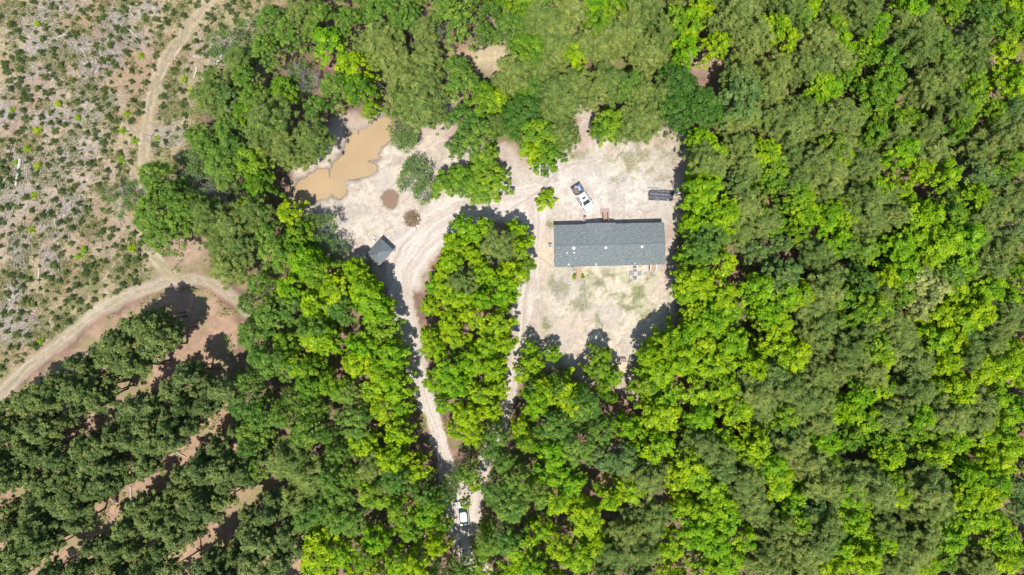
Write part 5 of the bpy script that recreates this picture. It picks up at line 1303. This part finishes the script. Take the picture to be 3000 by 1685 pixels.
tag(link_mesh('logging_debris', np_mesh('logging_debris', v_, f_, M_DEADWOOD)), 'pale broken sticks and branches strewn over the clear-cut', 'logging debris', kind='stuff')
def g_any(r):
    while True:
        px, py = r.uniform(0, 800), r.uniform(0, 1100)
        if inside(CLP, px, py): break
    x, y = at(px, py); return x, y, hgt(x, y) + r.uniform(.02, .12), r.uniform(0, PI), r.uniform(.2, 1.3), r.normal() * .06
v_, f_ = sticks(5200, g_any, .012, .035, 22)
tag(link_mesh('fallen_twigs', np_mesh('fallen_twigs', v_, f_, plain('twig_wood', (.42, .35, .29), .9, var=.3))), 'thin grey-brown twigs scattered all over the clear-cut', 'twigs', kind='stuff')
LOGS = [(62,466,49,545,.24,'thick white log at the far left of the clear-cut'), (358,70,408,113,.13,'long pale log lying left of the upper old track'), (579,197,570,231,.17,'short white log lying right of the old track'),
        (652,158,635,195,.17,'brownish-white log near the upper forest edge'), (733,80,668,130,.06,'long thin grey pole pointing at the upper forest edge'), (297,150,301,182,.10,'short curved white log in the upper clear-cut'), (160,118,197,100,.10,'white log at the head of a debris heap'),
        (118,779,116,832,.11,'upright pale log in the lower clear-cut'), (30,880,55,842,.10,'slanting pale pole near the left edge, above the debris fan'), (8,925,50,915,.10,'pale log at the lower left debris fan'), (810,25,842,37,.12,'short pale log between shrubs at the top forest edge'),
        (383,1425,386,1473,.13,'upright white log in the pine plantation gap'), (505,1315,546,1339,.12,'white log lying across the plantation clearing'), (276,1522,277,1554,.13,'short white log in the lower left plantation gap'), (503,1643,512,1650,.10,'tiny white log end in the lower plantation'),
        (355,378,364,358,.08,'thin pale log lying in the middle of the clear-cut'), (280,215,292,190,.09,'thin pale log beneath the curved white log'), (20,520,0,555,.09,'pale log cut by the left photo edge'), (245,150,262,195,.08,'slim pale log in the central debris band'),
        (1880,372,1893,380,.15,'broken pale log at the top edge of the yard, left of two'), (1858,372,1862,388,.12,'upright broken log at the top edge of the yard'), (1918,380,1932,390,.16,'thick broken pale log at the top yard edge'), (1936,388,1950,375,.13,'slanting broken pale log at the top yard edge, rightmost')]
for i, (x0, y0, x1, y1, rad, lb) in enumerate(LOGS):
    a, b_ = at(x0, y0), at(x1, y1); r = np.random.default_rng(i); L_ = math.dist(a, b_)
    pts_ = [(a[0] + (b_[0] - a[0]) * t + r.normal() * .03 * L_ * .5, a[1] + (b_[1] - a[1]) * t + r.normal() * .03 * L_ * .5, hgt(a[0] + (b_[0] - a[0]) * t, a[1] + (b_[1] - a[1]) * t) + rad * .8 + .02) for t in np.linspace(0, 1, 6)]
    zz = max(p[2] for p in pts_); pts_ = [(p[0], p[1], p[2] * .4 + zz * .6) for p in pts_]
    o = MB(); o.tube(pts_, list(np.linspace(rad, rad * .7, 6)), 10)
    for k in range(2):
        t = pts_[1 + 2 * k]; o.tube([t, (t[0] + r.normal() * .3, t[1] + r.normal() * .3, t[2] + .15)], [rad * .35, rad * .15], 6)
    tag(o.build('fallen_log', plain('bleached_wood', (.62, .56, .50), .85, var=.15, scale=2), smooth=True), lb, 'log', 'fallen logs')
# brush pile
cx, cy = at(1208, 641)
def g_pile(r):
    rho = 1.35 * math.sqrt(r.uniform()); a = r.uniform(0, 6.28); return rho * math.cos(a), rho * math.sin(a) * 1.05, .04 + (1.45 - rho) * r.uniform(.05, .55), r.uniform(0, 2 * PI), r.uniform(.4, 1.4), r.normal() * .3
v_, f_ = sticks(360, g_pile, .018, .05, 31); 
t = empty('brush_pile', (cx, cy, hgt(cx, cy))); tag(t, 'round pile of brown cut branches on the sand above the pavilion', 'brush pile')
link_mesh('branches', np_mesh('branches', v_, f_, plain('brush_wood', (.33, .245, .165), .9, var=.5, scale=3)), t)
r = np.random.default_rng(4); n = 420; a = r.uniform(0, 6.28, n); rho = 1.3 * np.sqrt(r.uniform(0, 1, n)); p = np.stack([np.cos(a) * rho, np.sin(a) * rho, .1 + (1.4 - rho) * .45 * r.uniform(.4, 1, n)], 1)
link_mesh('dry_leaves', leafmesh('dry_leaves', p, r.normal(size=(n, 3)) * .5 + np.array([0, 0, 1]), .10 * r.uniform(.5, 1.3, n), r.uniform(0, 1, n), foliage('dry_leaf', (.38, .27, .13), (.38, .27, .13), .1)), t)
x, y = at(1224.5, 640, .5); o = MB(); o.loft([[(rr * math.cos(q) * (1 + .2 * math.sin(3 * q)), rr * math.sin(q), z) for q in np.linspace(0, 2 * PI, 10, endpoint=False)] for rr, z in ((.10, 0), (.17, .08), (.13, .2), (.04, .26))])
tag(o.build('plastic_bag', M_WHITE, None, (x, y, hgt(x, y) + .25), smooth=True), 'small white plastic bag on the right side of the brush pile', 'bag')
print('SCENE DONE', len(bpy.data.objects))
